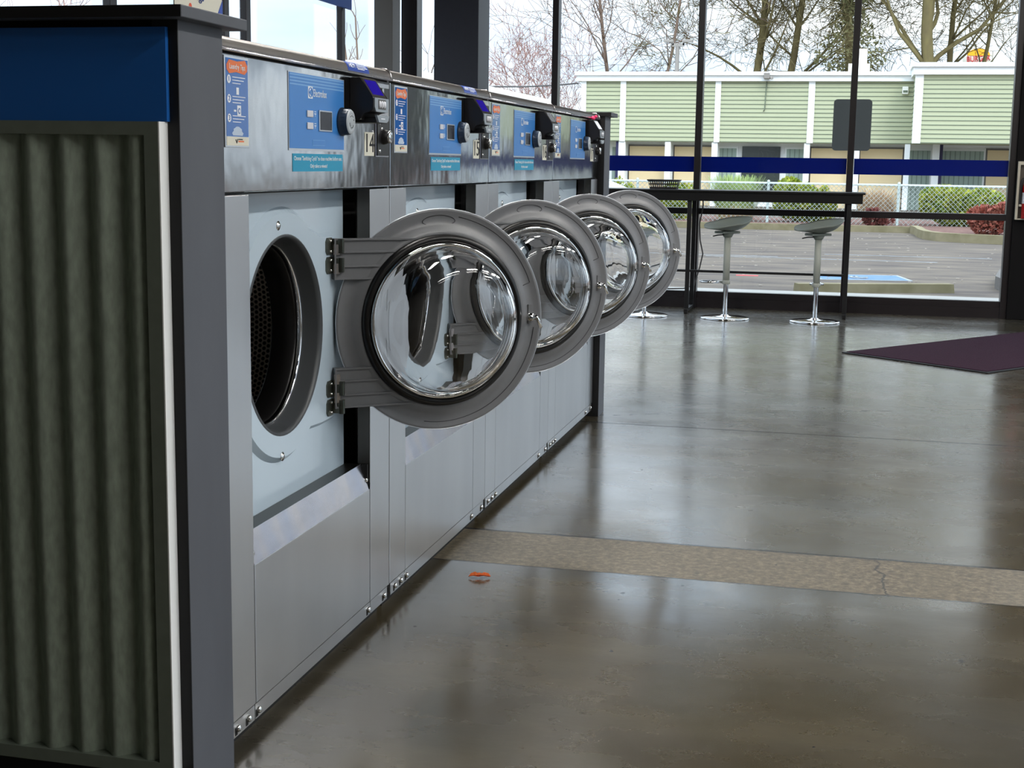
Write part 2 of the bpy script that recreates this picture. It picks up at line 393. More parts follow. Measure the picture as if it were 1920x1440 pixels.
# ================================================================ the room shell
XL, XR, YB, YW, ZC = -4.25, 6.0, -3.0, 12.65, 4.2
fl = MB().m(floor_material()).box(XL - .1, XR, YB, YW + .06, -.12, 0).build('floor'); struct(fl, 'polished grey concrete floor with a rough exposed band across it', 'floor')
struct(N(ceil_mat).box(XL - .3, XR + 2.2, YB - .2, YW + .12, ZC, ZC + .15).build('ceiling'), 'dark painted ceiling above the laundry room, with an added sun-blocking eave at right', 'ceiling')  # runs past the right wall as an unseen added eave against the sun
struct(N(wall_grey).box(XL - .1, XR + .1, YB - .15, YB, 0, ZC).build('wall_back'), 'plain grey wall behind the camera', 'wall')
struct(N(wall_dark).box(XL, XR, YW - .06, YW + .1, 3.0, ZC).build('wall_front'), 'dark header wall above the front windows', 'wall')
struct(N(wall_dark).box(1.315, 2.15, YW - .10, YW + .1, 0, 3.0, .004).build('wall_pier'), 'dark pier of the front wall carrying the extinguisher cabinet', 'wall')
struct(N(wall_grey).box(4.5, XR, YW - .06, YW + .1, 0, 3.0).build('wall_front_right'), 'grey front wall right of the entrance door', 'wall')
struct(N(wall_grey).box(XR, XR + .12, YB, YW, 3.0, ZC).box(XR, XR + .12, YB, 1.0, 0, 3).box(XR, XR + .12, 1.0, YW, 0, .45).build('wall_right'), 'grey right wall around its windows', 'wall')
struct(N(wall_grey).box(XL - .12, XL, YB, YW, 3.0, ZC).box(XL - .12, XL, YB, 4.0, 0, 3).box(XL - .12, XL, 4.0, YW, 0, .3).build('wall_left'), 'grey left wall around its windows', 'wall')

MX = [-3.965, -2.638, -1.344, -.034, 1.290]
ZG, ZM0, ZM1, ZS0, ZS1 = .1416, .826, .879, 1.193, 1.328
for k in range(4):
    a, b = MX[k], MX[k + 1]
    w = thing('window_%d' % (k + 1), ['tall front window behind the middle of the machine row', 'tall front window at the end of the machine row', 'tall front window behind the two stools', 'tall front window beside the dark pier'][k], 'window', (0, 0, 0), kind='structure')
    fr = N(mullion_mat)
    hw = .028
    if k == 0: fr.box(a - .10, a + .05, YW - .08, YW + .08, 0, 3.0, .003)
    fr.box(b - hw, b + hw, YW - .06, YW + .06, 0, 3.0, .003)
    fr.box(a + hw, b - hw, YW - .05, YW + .05, 0, ZG - .055).box(a + hw, b - hw, YW - .035, YW + .035, ZG - .055, ZG)
    fr.box(a + hw, b - hw, YW - .05, YW + .05, ZM0, ZM1).box(a + hw, b - hw, YW - .05, YW + .05, 2.95, 3.0)
    fr.build('frame', w)
    N(pane_glass).box(a + hw, b - hw, YW - .003, YW + .003, ZG, ZM0).box(a + hw, b - hw, YW - .003, YW + .003, ZM1, 2.95).build('pane', w)
    st = N(film_blue).box(a + hw + .002, b - hw - .002, YW - .006, YW - .0035, ZS0, ZS1).build('stripe', w); st['label'] = 'dark blue film band across the glass'
# entrance right of the pier
d = thing('door_1', 'glazed entrance door right of the dark pier', 'door', kind='structure')
N(mullion_mat).box(2.15, 2.21, YW - .06, YW + .06, 0, 3).box(3.30, 3.36, YW - .06, YW + .06, 0, 3).box(4.44, 4.5, YW - .06, YW + .06, 0, 3).box(2.21, 4.44, YW - .04, YW + .04, 0, .15).box(2.21, 4.44, YW - .04, YW + .04, 2.15, 2.25).build('frame', d)
N(pane_glass).box(2.21, 3.30, YW - .003, YW + .003, .15, 2.15).box(3.36, 4.44, YW - .003, YW + .003, .15, 2.15).box(2.21, 4.44, YW - .003, YW + .003, 2.25, 3.0).build('pane', d)
N(alum).cyl((3.22, YW - .09, .8), (3.22, YW - .09, 1.3), .012).cyl((3.22, YW - .09, .85), (3.22, YW - .03, .85), .008).cyl((3.22, YW - .09, 1.25), (3.22, YW - .03, 1.25), .008).build('handle', d)
# left glazing
w = thing('window_5', 'window run along the left side wall above the machines', 'window', kind='structure')
fr = N(mullion_mat)
yl = [4.0, 5.6, 7.66, 9.20, 9.56, 11.50, 12.59]
for y in yl: fr.box(XL - .025, XL + .025, y - .04, y + .04, .3, 3.0, .003)
fr.box(XL - .04, XL + .04, 4, YW - .1, .3, .36).box(XL - .04, XL + .04, 4, YW - .1, 2.95, 3.0)
fr.build('frame', w)
gl = N(pane_glass)
for a, b in zip(yl, yl[1:]): gl.box(XL - .003, XL + .003, a + .04, b - .04, .36, 2.95)
gl.build('pane', w)
# right glazing
w = thing('window_6', 'window run along the right side wall', 'window', kind='structure')
fr = N(mullion_mat); gl = N(pane_glass)
yr = [1.0, 3.3, 5.6, 7.9, 10.2, 12.5]
for y in yr: fr.box(XR - .04, XR + .06, y - .04, y + .04, .45, 3.0)
fr.box(XR - .04, XR + .06, 1, YW - .1, .45, .5).box(XR - .04, XR + .06, 1, YW - .1, 2.95, 3)
for a, b in zip(yr, yr[1:]): gl.box(XR - .003, XR + .003, a + .04, b - .04, .5, 2.95)
fr.build('frame', w); gl.build('pane', w)

# columns behind the machines, blue banner on the left glazing
tag(N(column_mat).box(-3.62, -3.22, 12.12, 12.50, 0, ZC, .004).build('column'), 'dark navy square column behind the third and second machines', 'column')
tag(N(column_grey).box(-4.17, -4.00, 12.12, 12.34, 0, ZC, .004).build('column'), 'grey square column behind the right end of machine 14', 'column')
tag(N(mat('banner_blue', S(48, 92, 178), .5)).box(XL + .055, XL + .075, 8.9, 11.56, 2.50, 2.95).build('banner'), 'plain blue banner hanging against the left windows', 'banner')

# ceiling lights (out of the frame; extra ones added to brighten the room)
k = 0
for (x, y) in ((2.6, 1.2), (2.6, 3.2), (2.6, 5.2), (2.6, 7.2), (2.6, 9.4), (4.6, 4.2), (-1.4, 3.4), (-1.4, 5.4), (-1.4, 7.4), (3.6, -.6)):
    t = thing('ceiling_light', 'long strip light hanging under the dark ceiling', 'light', (x, y, 3.95), 0, 'strip lights under the ceiling')
    N(wall_grey).box(-.16, .16, -.62, .62, .02, .07, .006).build('housing', t)
    for q in (-.4, .4): N(black_tube).cyl((0, q, .07), (0, q, .25), .006, 6).build('rod', t)
    N(mat('lamp_tube', (1, 1, 1, 1), .4, emit=((1, .97, .92, 1), 54.0))).box(-.14, .14, -.6, .6, 0, .02).build('tube', t)

# ================================================================ washing machines
X0, Y0, W = -1.2152, 2.593, 1.0674
MESH = {}
def part(key, name, parent, fn, label=None, loc=None, rz=None):
    """one object per part; machines share mesh data"""
    if key not in MESH:
        mb = MB(); fn(mb); MESH[key] = mb.mesh(name)
    o = bpy.data.objects.new(name, MESH[key]); C.objects.link(o); o.parent = parent
    if label: o['label'] = label
    if loc: o.location = loc
    if rz is not None: o.rotation_euler = (0, 0, rz)
    return o
def TX(x, u, z): # text plane facing +X : right = +Y, up = +Z
    return Matrix(((0, 0, 1, x), (1, 0, 0, u), (0, 1, 0, z), (0, 0, 0, 1)))
DP = -.07; HC = (.475, .843); HR = .235          # recessed plate, drum opening
ZP0, ZP1 = 1.182, 1.456

def f_body(b):
    b.m(steel).box(-.90, -.005, .003, .006, .06, 1.47).box(-.90, -.005, W - .006, W - .003, .06, 1.47).box(-.90, -.897, .006, W - .006, .06, 1.47)
    b.m(seam_black).box(-.86, -.03, .02, W - .02, 0, .06)
    b.m(seam_black).box(-.012, -.006, .006, W - .006, 1.44, 1.475)
    b.m(seam_black).box(-.10, -.095, .90, 1.06, .40, 1.18)
    b.box(-.90, -.10, .006, W - .006, .06, .065)
def f_lid(b):
    n = 8; pr = [(-.90, 1.470), (-.004, 1.462), (0.004, 1.464)]
    pr += [(.004 - .020 * (1 - math.cos(a)), 1.464 + .026 * math.sin(a)) for a in [PI / 2 * i / n for i in range(1, n + 1)]] + [(-.90, 1.490)]
    b.m(lid_steel).prism([(x, .0015, z) for x, z in pr], (0, W - .003, 0))
    for f in b.bm.faces: f.smooth = False
def f_lidtrim(b):
    b.m(steel_bright).tube([(.0045, .002, 1.4625), (.0045, W - .002, 1.4625)], .0035, 6)
    n = 8; c = [(.005 - .020 * (1 - math.cos(a)), W - .004, 1.464 + .027 * math.sin(a)) for a in [PI / 2 * i / n for i in range(0, n + 1)]]
    b.tube(c + [(-.3, W - .004, 1.4915)], .003, 6)
def f_cpanel(b):
    b.m(steel_mirror).box(-.012, 0, .003, W - .003, ZP0, ZP1, .0025)
    b.m(seam_black).box(-.05, -.013, .004, W - .004, ZP0 - .004, ZP0 + .01)
def f_pillarL(b):
    b.m(steel).box(-.03, 0, .003, .146, .072, 1.177, .002)
def f_pillarR(b):
    b.m(steel).box(-.0015, 0, .905, W - .003, .072, 1.177, .0007)
    b.m(dark_metal).box(-.034, -.0015, .903, .9055, .40, 1.177)
    b.m(steel).box(-.03, -.0015, W - .005, W - .003, .072, 1.177)
def f_lower(b):
    b.m(steel).box(-.02, 0, .149, .902, .072, .384, .0015)
    # vertical centre crease
    b.m(seam_black).box(-.018, -.003, .146, .149, .072, .384).box(-.018, -.003, .902, .905, .072, .384)
def f_shelf(b):
    pts = [(0.0005, 0, .3845), (-.0215, 0, .452), (-.0225, 0, .452), (-.0225, 0, .384)]
    b.m(steel_bright).prism([(x, .147, z) for x, y, z in pts], (0, .745, 0))
    b.m(dark_metal).box(-.068, -.022, .149, .90, .44, .4505)
    b.m(seam_black).box(-.0195, -.004, .892, .903, .386, .452)
    for u in (.153, .893):
        b.m(bolt_metal).lathe([(0, .006), (.006, .004), (.007, 0)], (-.008, u, .410), (1, 0, .3), 12)
def f_base(b):
    b.m(steel).box(-.012, -.001, .012, .140, .036, .0705).box(-.012, -.001, .144, .905, .036, .0705).box(-.012, -.001, .909, W - .018, .036, .0705)
    b.m(seam_black).box(-.02, -.004, .003, W - .003, .045, .073)
def f_bolt(b):
    b.m(bolt_metal).lathe([(0, .009), (.006, .007), (.0085, .002), (.0085, 0)], (0, 0, 0), (1, 0, 0), 12)
    b.m(seam_black).box(-.0005, .0005, -.012, 0, -.014, .003)
def f_plate(b):
    u0, u1, z0, z1 = .03, .893, .44, 1.181; n = 96
    angs = sorted([2 * PI * k / n for k in range(n)] + [math.atan2(z - HC[1], u - HC[0]) % (2 * PI) for u in (u0, u1) for z in (z0, z1)])
    inn, out = [], []
    for a in angs:
        c, s_ = math.cos(a), math.sin(a)
        t = min([((u1 if c > 0 else u0) - HC[0]) / c if abs(c) > 1e-9 else 9, ((z1 if s_ > 0 else z0) - HC[1]) / s_ if abs(s_) > 1e-9 else 9])
        inn.append((HC[0] + (HR - .002) * c, HC[1] + (HR - .002) * s_)); out.append((HC[0] + t * c, HC[1] + t * s_))
    b.m(enamel)
    N_ = len(angs)
    I = [b.bm.verts.new((DP, p[0], p[1])) for p in inn]; O = [b.bm.verts.new((DP, p[0], p[1])) for p in out]
    B = [b.bm.verts.new((DP - .02, p[0], p[1])) for p in out]
    for i in range(N_):
        j = (i + 1) % N_
        b.bm.faces.new([I[i], O[i], O[j], I[j]]); b.bm.faces.new([O[i], B[i], B[j], O[j]])
def f_emboss(b):
    """raised surround of the opening, flaring to the hinge side"""
    R = .300; pts = []
    a1, a0 = math.radians(51), math.radians(-57)
    top = [(.822, 1.052), (.806, 1.070), (.715, 1.071)]
    bot = [(.715, .585), (.806, .587), (.822, .605)]
    arc = [(HC[0] + R * math.cos(a), HC[1] + R * math.sin(a)) for a in [math.radians(56) + (math.radians(302) - math.radians(56)) * k / 60 for k in range(61)]]
    right = [(.822, .605 + (1.052 - .605) * i / 24) for i in range(1, 24)]
    outl = top + arc + bot + right
    outl = [(max(u, .04), max(z, .452)) for u, z in outl]
    n = len(outl); x1 = DP + .012
    inner = []
    for u, z in outl:
        a = math.atan2(z - HC[1], u - HC[0]); inner.append((HC[0] + HR * math.cos(a), HC[1] + HR * math.sin(a)))
    b.m(enamel)
    def lift(P, x): return [b.bm.verts.new((x, u, z)) for u, z in P]
    cu = sum(p[0] for p in outl) / n; cz = HC[1]
    inset = [(u + (HC[0] - u) * .045, z + (cz - z) * .045) for u, z in outl]
    A, Bv, Cv, Dv = lift(outl, DP - .0005), lift(inset, x1), lift([(u + (HC[0] - u) * 0, z) for u, z in inner], x1), lift(inner, DP - .01)
    for P, Q in ((A, Bv), (Bv, Cv), (Cv, Dv)):
        for i in range(n):
            j = (i + 1) % n; f = b.bm.faces.new([P[i], P[j], Q[j], Q[i]]); f.smooth = False
    # small hex screws, with washer
    for u, z in ((.436, 1.100), (.446, .560)):
        b.m(bolt_metal).lathe([(0, .004), (.005, .004), (.006, .001), (.011, .001), (.011, 0)], (x1 + (0 if .55 < z < 1.11 else 0), u, z), (1, 0, 0), 12)
def f_seal(b):
    b.m(seal_grey).lathe([(HR + .002, .0005), (HR - .004, .004), (.227, -.010), (.217, -.040), (.2145, -.048)], (DP + .011, *HC), (1, 0, 0), 72)
    b.m(chrome).lathe([(.215, -.046), (.213, -.043), (.2105, -.048), (.2095, -.06)], (DP + .011, *HC), (1, 0, 0), 72)
    b.m(rubber).lathe([(.2095, -.058), (.206, -.062), (.205, -.10), (.208, -.120)], (DP + .011, *HC), (1, 0, 0), 72)
def f_drum(b):
    R, xa, xb = .335, DP - .115, DP - .62
    uvl = b.bm.loops.layers.uv.new('UVMap'); b.m(drum_mat)
    seg = 96
    def strip(p0, p1):     # (r, x, vcoord)
        A = [b.bm.verts.new((p0[1], HC[0] + p0[0] * math.cos(2 * PI * k / seg), HC[1] + p0[0] * math.sin(2 * PI * k / seg))) for k in range(seg)]
        Bv = [b.bm.verts.new((p1[1], HC[0] + p1[0] * math.cos(2 * PI * k / seg), HC[1] + p1[0] * math.sin(2 * PI * k / seg))) for k in range(seg)]
        for k in range(seg):
            j = (k + 1) % seg; f = b.bm.faces.new([A[k], A[j], Bv[j], Bv[k]]); f.material_index = b.mi; f.smooth = True
            for lp, uvc in zip(f.loops, ((k, p0[2]), (k + 1, p0[2]), (k + 1, p1[2]), (k, p1[2]))): lp[uvl].uv = (uvc[0] * 2 * PI * .335 / seg, uvc[1])
    strip((R, xa, 0.001), (R, xb, abs(xb - xa)))
    b.m(seal_grey).lathe([(.208, xa + .003 - DP), (R, xa - DP)], (DP, *HC), (1, 0, 0), 72)
    b.m(drum_mat).lathe([(R, xb - DP), (.05, xb - .03 - DP), (0, xb - .03 - DP)], (DP, *HC), (1, 0, 0), 72)
def f_lifter(b):
    b.m(mat('lifter_steel', S(96, 92, 88), .35, 1)).prism([(-.19, -.045, 0), (-.19, 0, -.075), (-.19, .045, 0)], (-.48, 0, 0))
def f_hinge(b):
    for dz in (.024, -.024):
        pl = [(-.034, dz - .012), (-.026, dz - .021), (.004, dz - .021), (.004, dz + .021), (-.026, dz + .021), (-.034, dz + .012)]
        b.m(hinge_metal).prism([(0, u, z) for u, z in pl], (.004, 0, 0))
        b.box(.002, .034, .004, .009, dz - .017, dz + .017).cyl((.026, .010, dz - .018), (.026, .010, dz + .018), .008, 12)
        for q in (-.013, .013): b.m(bolt_metal).lathe([(0, .004), (.003, .0035), (.004, 0)], (.004, -.008, dz + q), (1, 0, 0), 10)
# ---- door in its own frame: x from the hinge axis across the door, -y towards the inner (glass) side, z up
DL, DR, DTH = .304, .291, math.radians(128.5)
def _ax(b, prof, seg=96, **k): return b.lathe(prof, (DL, 0, 0), (0, -1, 0), seg, **k)
def f_door(b):
    b.m(door_plastic)
    _ax(b, [(.212, -.022), (.268, -.022), (.284, -.014), (.290, -.002), (.2915, .004), (.2895, .0075), (.284, .0065), (.272, .0035), (.258, .004), (.247, .009), (.236, .016), (.229, .018), (.212, .018), (.212, -.022)])
    def arc(r, a0, a1, s_, rr=.0011, mat_=door_line, n=24):
        b.m(mat_).tube([(DL + r * math.cos(a), -s_, r * math.sin(a)) for a in [math.radians(a0 + (a1 - a0) * i / n) for i in range(n + 1)]], rr, 5)
    arc(.2735, 20, 80, .0036); arc(.272, -100, -6, .0036)
    r0 = .262; pts = []
    for k in range(33):
        t = 2 * PI * k / 32; a = math.radians(92) + .175 * math.cos(t); rr = r0 + .013 * math.sin(t); pts.append((DL + rr * math.cos(a), -.0048, rr * math.sin(a)))
    b.m(door_line).tube(pts[:-1], .0009, 5, closed=True)
    b.m(door_line).tube([(DL + q * math.cos(.35), -.0048 - (.272 - q) * .1, q * math.sin(.35)) for q in (.2735, .262, .250)], .0009, 5)
    b.m(alum); _ax(b, [(.2905, .0066), (.2918, .0074), (.2922, .0060)])
def f_gasket(b):
    b.m(rubber); _ax(b, [(.226, .014), (.226, .022), (.222, .030), (.213, .033), (.2075, .030), (.2065, .018)])
def f_dring(b):
    b.m(chrome); _ax(b, [(.2065, .022), (.2055, .033), (.2015, .037), (.1965, .036), (.1945, .028), (.1945, .018)])
def f_bowl(b):
    out = [(.206, .012), (.194, .020), (.188, .040), (.183, .075), (.176, .100), (.165, .120), (.148, .134), (.122, .142), (.08, .147), (.04, .149), (0, .150)]
    inn = [(.206, .006), (.189, .012), (.181, .038), (.176, .072), (.169, .095), (.158, .113), (.142, .126), (.118, .134), (.08, .139), (.04, .141), (0, .142)]
    b.m(bowl_glass); _ax(b, out + inn[::-1], 96)
    bmesh.ops.remove_doubles(b.bm, verts=b.bm.verts[:], dist=1e-6)
    # close the rim
    es = [e for e in b.bm.edges if e.is_boundary]
    if es: bmesh.ops.bridge_loops(b.bm, edges=es)
    bmesh.ops.recalc_face_normals(b.bm, faces=b.bm.faces[:])
    for f in b.bm.faces: f.smooth = True
def f_arm(b):
    # bracket plate from hinge pin over the ring up to the gasket; mirrored for the lower one by its own mesh
    for s_ in f_arm.sides:
        zc = .165 * s_; h0, h1 = zc - .052, zc + .052
        def gx(h): return DL - math.sqrt(max(.2275 ** 2 - h * h, .0001))
        n = 10; hs = [h0 + (h1 - h0) * i / n for i in range(n + 1)]
        outl = [(.006, h0), (.006, h1)] + [(max(.03, gx(h)) if abs(h) < .222 else .19, h) for h in reversed(hs)]
        b.m(door_plastic).prism([(x, -.002, z) for x, z in outl], (0, -.012, 0))
        for h in (h0 + .0025, zc - .018 * s_ , zc + .018 * s_, h1 - .0025):
            b.box(.006, max(.03, gx(h) if abs(h) < .222 else .17), -.020, -.012, h - .0022, h + .0022)
        b.box(.006, .010, -.022, -.012, h0, h1)
        for dz in (.024, -.024):
            b.m(steel_bright).box(.004, .020, -.021, -.017, zc + dz - .013, zc + dz + .013)
            b.m(door_plastic)
def f_latch(b):
    a = DL + .2595
    b.m(chrome).lathe([(.013, .004), (.013, .010), (.009, .014), (.0045, .016), (.0045, .040), (0, .040)], (a, 0, 0), (0, -1, 0), 20)
    b.tube([(a - .004, -.038, .008), (a + .004, -.040, 0), (a + .016, -.040, -.026)], .0055, 8)
    b.m(door_plastic).box(a - .008, a + .006, -.010, -.006, -.018, .034)
# ---- fascia
def f_display(b): b.m(alum).box(0, .0012, .360, .712, 1.270, 1.442); b.m(blue_panel_mat).box(.0012, .002, .364, .708, 1.275, 1.440)
def f_dstripes(b):
    b.m(blue_light)
    for z in (1.414, 1.421, 1.428, 1.435): b.box(.002, .0024, .366, .706, z, z + .003)
def f_logo(b):
    b.m(white_print).box(.002, .0026, .474, .502, 1.388, 1.415)
    b.m(blue_panel_mat)
    b.tube([(.0028, .488 + .0105 * math.cos(a), 1.4015 + .0105 * math.sin(a)) for a in [2 * PI * k / 24 for k in range(24)]], .0013, 4, closed=True)
    b.prism([(.0026, .479, 1.4015), (.0026, .495, 1.4105), (.0026, .495, 1.3925)], (.0005, 0, 0))
def f_brand(b):
    b.m(white_print).text('Electrolux', .0245, TX(.0022, .548, 1.4005), width=.084)
def f_lamp_window(b):
    b.m(blue_panel_mat).box(.002, .0024, .50, .578, 1.283, 1.295)
    b.m(blue_light).box(.002, .0026, .50, .578, 1.2825, 1.2835).box(.002, .0026, .50, .578, 1.2945, 1.2955).box(.002, .0026, .50, .501, 1.283, 1.295).box(.002, .0026, .577, .578, 1.283, 1.295)
def f_dscreen(b): b.m(alum).box(.002, .005, .538, .622, 1.316, 1.364, .001); b.m(screen_dark).box(.005, .0056, .543, .617, 1.319, 1.361)
def f_button(b): b.m(key_white).box(.002, .005, -.018, .018, -.0075, .0075, .001)
def f_icon(b):
    b.m(white_print)
    for z in (1.3545, 1.3275): b.box(.002, .0024, .512, .524, z - .001, z + .001).box(.002, .0024, .512, .524, z + .004, z + .0055).box(.002, .0024, .517, .519, z - .006, z + .001)
def f_knob(b):
    b.m(knob_dark).lathe([(.0, 0), (.034, 0), (.0345, .004), (.032, .006), (.031, .020), (.0295, .023)], (.002, .692, 1.342), (1, 0, 0), 40)
    for k in range(20):
        a = 2 * PI * k / 20; b.tube([(.010, .692 + .0312 * math.cos(a), 1.342 + .0312 * math.sin(a)), (.021, .692 + .0308 * math.cos(a), 1.342 + .0308 * math.sin(a))], .0012, 4)
def f_knobface(b):
    b.m(knob_face).lathe([(.0297, .0225), (.028, .025), (.020, .026), (.019, .0252), (.018, .026), (0, .026)], (.002, .692, 1.342), (1, 0, 0), 40)
    b.m(black_print)
    for a0, a1 in ((50, 130), (190, 230), (250, 330), (10, 30)):
        b.tube([(.0282, .692 + .0145 * math.cos(math.radians(a)), 1.342 + .0145 * math.sin(math.radians(a))) for a in range(a0, a1 + 1, 8)], .0008, 4)
def f_label(b):
    b.m(alum).box(0, .0025, .032, .147, 1.272, 1.452, .001)
    b.m(blue_label).box(.0025, .003, .037, .142, 1.294, 1.447)
    b.m(cream_print).box(.0025, .0031, .037, .142, 1.276, 1.2935)
def f_lprint(b):
    b.m(orange).prism([(.003, u, z) for u, z in [(.040, 1.434), (.052, 1.444), (.090, 1.442), (.128, 1.446), (.139, 1.436), (.138, 1.425), (.125, 1.418), (.085, 1.421), (.052, 1.417), (.041, 1.424)]], (.0005, 0, 0))
    b.m(white_print).text('Laundry Tips', .0155, TX(.0036, .089, 1.431), width=.074)
    for z, dg in ((1.406, '1'), (1.368, '2'), (1.330, '3')):
        b.m(white_print).lathe([(.0085, .0004), (0, .0004)], (.003, .050, z), (1, 0, 0), 20)
        b.m(blue_label).text(dg, .014, TX(.0036, .050, z))
        b.m(white_print)
        for i in range(3): b.box(.003, .0034, .066, .066 + (.062, .055, .04)[i], z + .004 - i * .006, z + .0055 - i * .006)
    b.box(.003, .0034, .085, .097, 1.377, 1.391).box(.003, .0034, .088, .106, 1.336, 1.356)
    b.m(blue_label).lathe([(.006, .0008), (0, .0008)], (.003, .097, 1.345), (1, 0, 0), 16)
    b.m(white_print).lathe([(.0035, .0012), (0, .0012)], (.003, .097, 1.345), (1, 0, 0), 12).box(.003, .0034, .072, .083, 1.343, 1.347)
    b.m(mat('pale_foam_print', S(190, 206, 226), .4)).prism([(.003, .089 + .028 * math.cos(a) * (1 if k % 2 else .8), 1.296 + .018 * abs(math.sin(a))) for k, a in enumerate([PI * i / 12 for i in range(13)])], (.0004, 0, 0))
    b.m(black_print).tube([(.0034, .078, 1.288), (.0034, .083, 1.281), (.0034, .088, 1.289)], .0012, 4)
    b.m(orange).box(.003, .0035, .092, .118, 1.283, 1.286)
    b.m(black_print).box(.003, .0035, .092, .112, 1.2875, 1.2895)
def f_teal(b):
    b.m(teal).box(0, .0008, .383, .702, 1.2235, 1.2635)
def f_tealtext(b):
    b.m(white_print).text('Choose "Sanitizing Cycle" to clean machine before use.', .0135, TX(.001, .542, 1.2525), width=.305)
    b.text('Only takes a minute!', .0125, TX(.001, .542, 1.2355), width=.108)
RU0, RU1 = .757, .872
def f_reader(b):
    # black card reader: side outline in x,z with a sloped screen face, extruded along the fascia
    o = [(.0, 1.452), (.026, 1.453), (.057, 1.405), (.061, 1.402), (.061, 1.377), (.053, 1.369), (.036, 1.367), (.030, 1.358), (.026, 1.350), (0, 1.350)]
    b.m(black_plastic).prism([(x, RU0, z) for x, z in o], (0, RU1 - RU0, 0))
    bmesh.ops.bevel(b.bm, geom=b.bm.edges[:], offset=.0018, segments=2, affect='EDGES', profile=.5)
    b.m(black_plastic).box(.0, .058, RU0 + .030, RU1, 1.343, 1.357, .002)
def _slope(t, off): # point on sloped screen face, t 0..1 from top
    return (.026 + .031 * t + off * .84, 1.453 - .048 * t + off * .54)
def f_rbezel(b):
    (x0, z0), (x1, z1) = _slope(.04, .001), _slope(.98, .001); (x2, z2), (x3, z3) = _slope(.98, -.002), _slope(.04, -.002)
    b.m(dark_metal).prism([(x0, RU0 + .004, z0), (x1, RU0 + .004, z1), (x2, RU0 + .004, z2), (x3, RU0 + .004, z3)], (0, .107, 0))
def f_rscreen(material):
    def f(b):
        (x0, z0), (x1, z1) = _slope(.14, .0018), _slope(.88, .0018); (x2, z2), (x3, z3) = _slope(.88, -.001), _slope(.14, -.001)
        b.m(material).prism([(x0, RU0 + .016, z0), (x1, RU0 + .016, z1), (x2, RU0 + .016, z2), (x3, RU0 + .016, z3)], (0, .083, 0))
    return f
def f_keypad(b):
    o = [(RU0 + .004, 1.4035), (RU1 - .004, 1.4035), (RU1 - .004, 1.381), (RU1 - .014, 1.3695), (RU0 + .014, 1.3695), (RU0 + .004, 1.381)]
    b.m(grey_plastic).prism([(.0605, u, z) for u, z in o], (.003, 0, 0))
    b.m(dark_metal).box(.0635, .064, .786, .844, 1.376, 1.4)
def f_key(b):
    b.m(key_white).lathe([(0, .003), (.006, .0025), (.007, 0)], (.064, 0, 0), (1, 0, 0), 14)
    for v in b.bm.verts: v.co.z *= 1.3
def f_slot(b):
    o = [(RU0 + .020, 1.361), (RU1, 1.361), (RU1 - .005, 1.350), (RU1 - .02, 1.3445), (RU0 + .036, 1.3445)]
    b.m(grey_plastic).prism([(.0575, u, z) for u, z in o], (.006, 0, 0))
    b.m(white_print).box(.0636, .064, .808, .838, 1.352, 1.3545)
def f_bill(b):
    b.m(steel_bright).box(0, .003, .945, 1.052, 1.260, 1.450, .001)
    b.m(black_plastic).box(.003, .006, .952, 1.043, 1.405, 1.438).box(.003, .0055, .951, 1.045, 1.263, 1.358)
    b.m(steel).box(.004, .010, .975, .99, 1.408, 1.436)
def f_coinlock(b):
    b.m(black_plastic).lathe([(.020, 0), (.018, .010), (.015, .014)], (.005, 1.000, 1.312), (1, 0, 0), 20)
    b.m(chrome).lathe([(.015, .013), (.0165, .015), (.0165, .020), (.013, .022), (.006, .0225), (0, .0225)], (.005, 1.000, 1.312), (1, 0, 0), 24)
    b.m(black_print).box(.0272, .0282, .9985, 1.0015, 1.306, 1.318)
    for u, z in ((.968, 1.347), (.968, 1.275), (.985, 1.333)): b.m(bolt_metal).lathe([(0, .003), (.0045, .002), (.0055, 0)], (.0055, u, z), (1, 0, 0), 12)
def f_number(txt):
    def f(b):
        b.m(cream_print).box(0, .0008, .862, .936, 1.262, 1.322)
        b.m(black_print).text(txt, .068, TX(.001, .899, 1.292), width=.060)
    return f
def f_heytag(b):
    n = 6
    pr = [(.0045 - .020 * (1 - math.cos(a)), 1.464 + .0268 * math.sin(a)) for a in [PI / 2 * (.08 + .86 * i / n) for i in range(n + 1)]]
    b.m(tag_blue)
    for (xa, za), (xb, zb) in zip(pr, pr[1:]):
        b.prism([(xa, .735, za), (xb, .735, zb), (xb - .001, .735, zb), (xa - .001, .735, za)], (0, .155, 0))
    # slanted plane for the print
    a = math.radians(36); px_, pz_ = .0045 - .020 * (1 - math.cos(a)), 1.464 + .0268 * math.sin(a)
    t = Vector((-.020 * math.sin(a), 0, .0268 * math.cos(a))).normalized(); nrm = Vector((t.z, 0, -t.x))
    mx = Matrix(((0, t.x, nrm.x, px_ + nrm.x * .0012), (1, 0, 0, .768), (0, t.z, nrm.z, pz_ + nrm.z * .0012), (0, 0, 0, 1)))
    b.m(white_print).text('HEY!', .016, mx, width=.046)
    for i, (w_, q) in enumerate(((.075, .0065), (.07, .002), (.075, -.0025), (.05, -.007))):
        c = Vector((px_, .800, pz_)) + t * q + nrm * .0012
        b.prism([c - t * .0009, c + t * .0009, c + t * .0009 + Vector((0, w_, 0)), c - t * .0009 + Vector((0, w_, 0))], nrm * .0006)

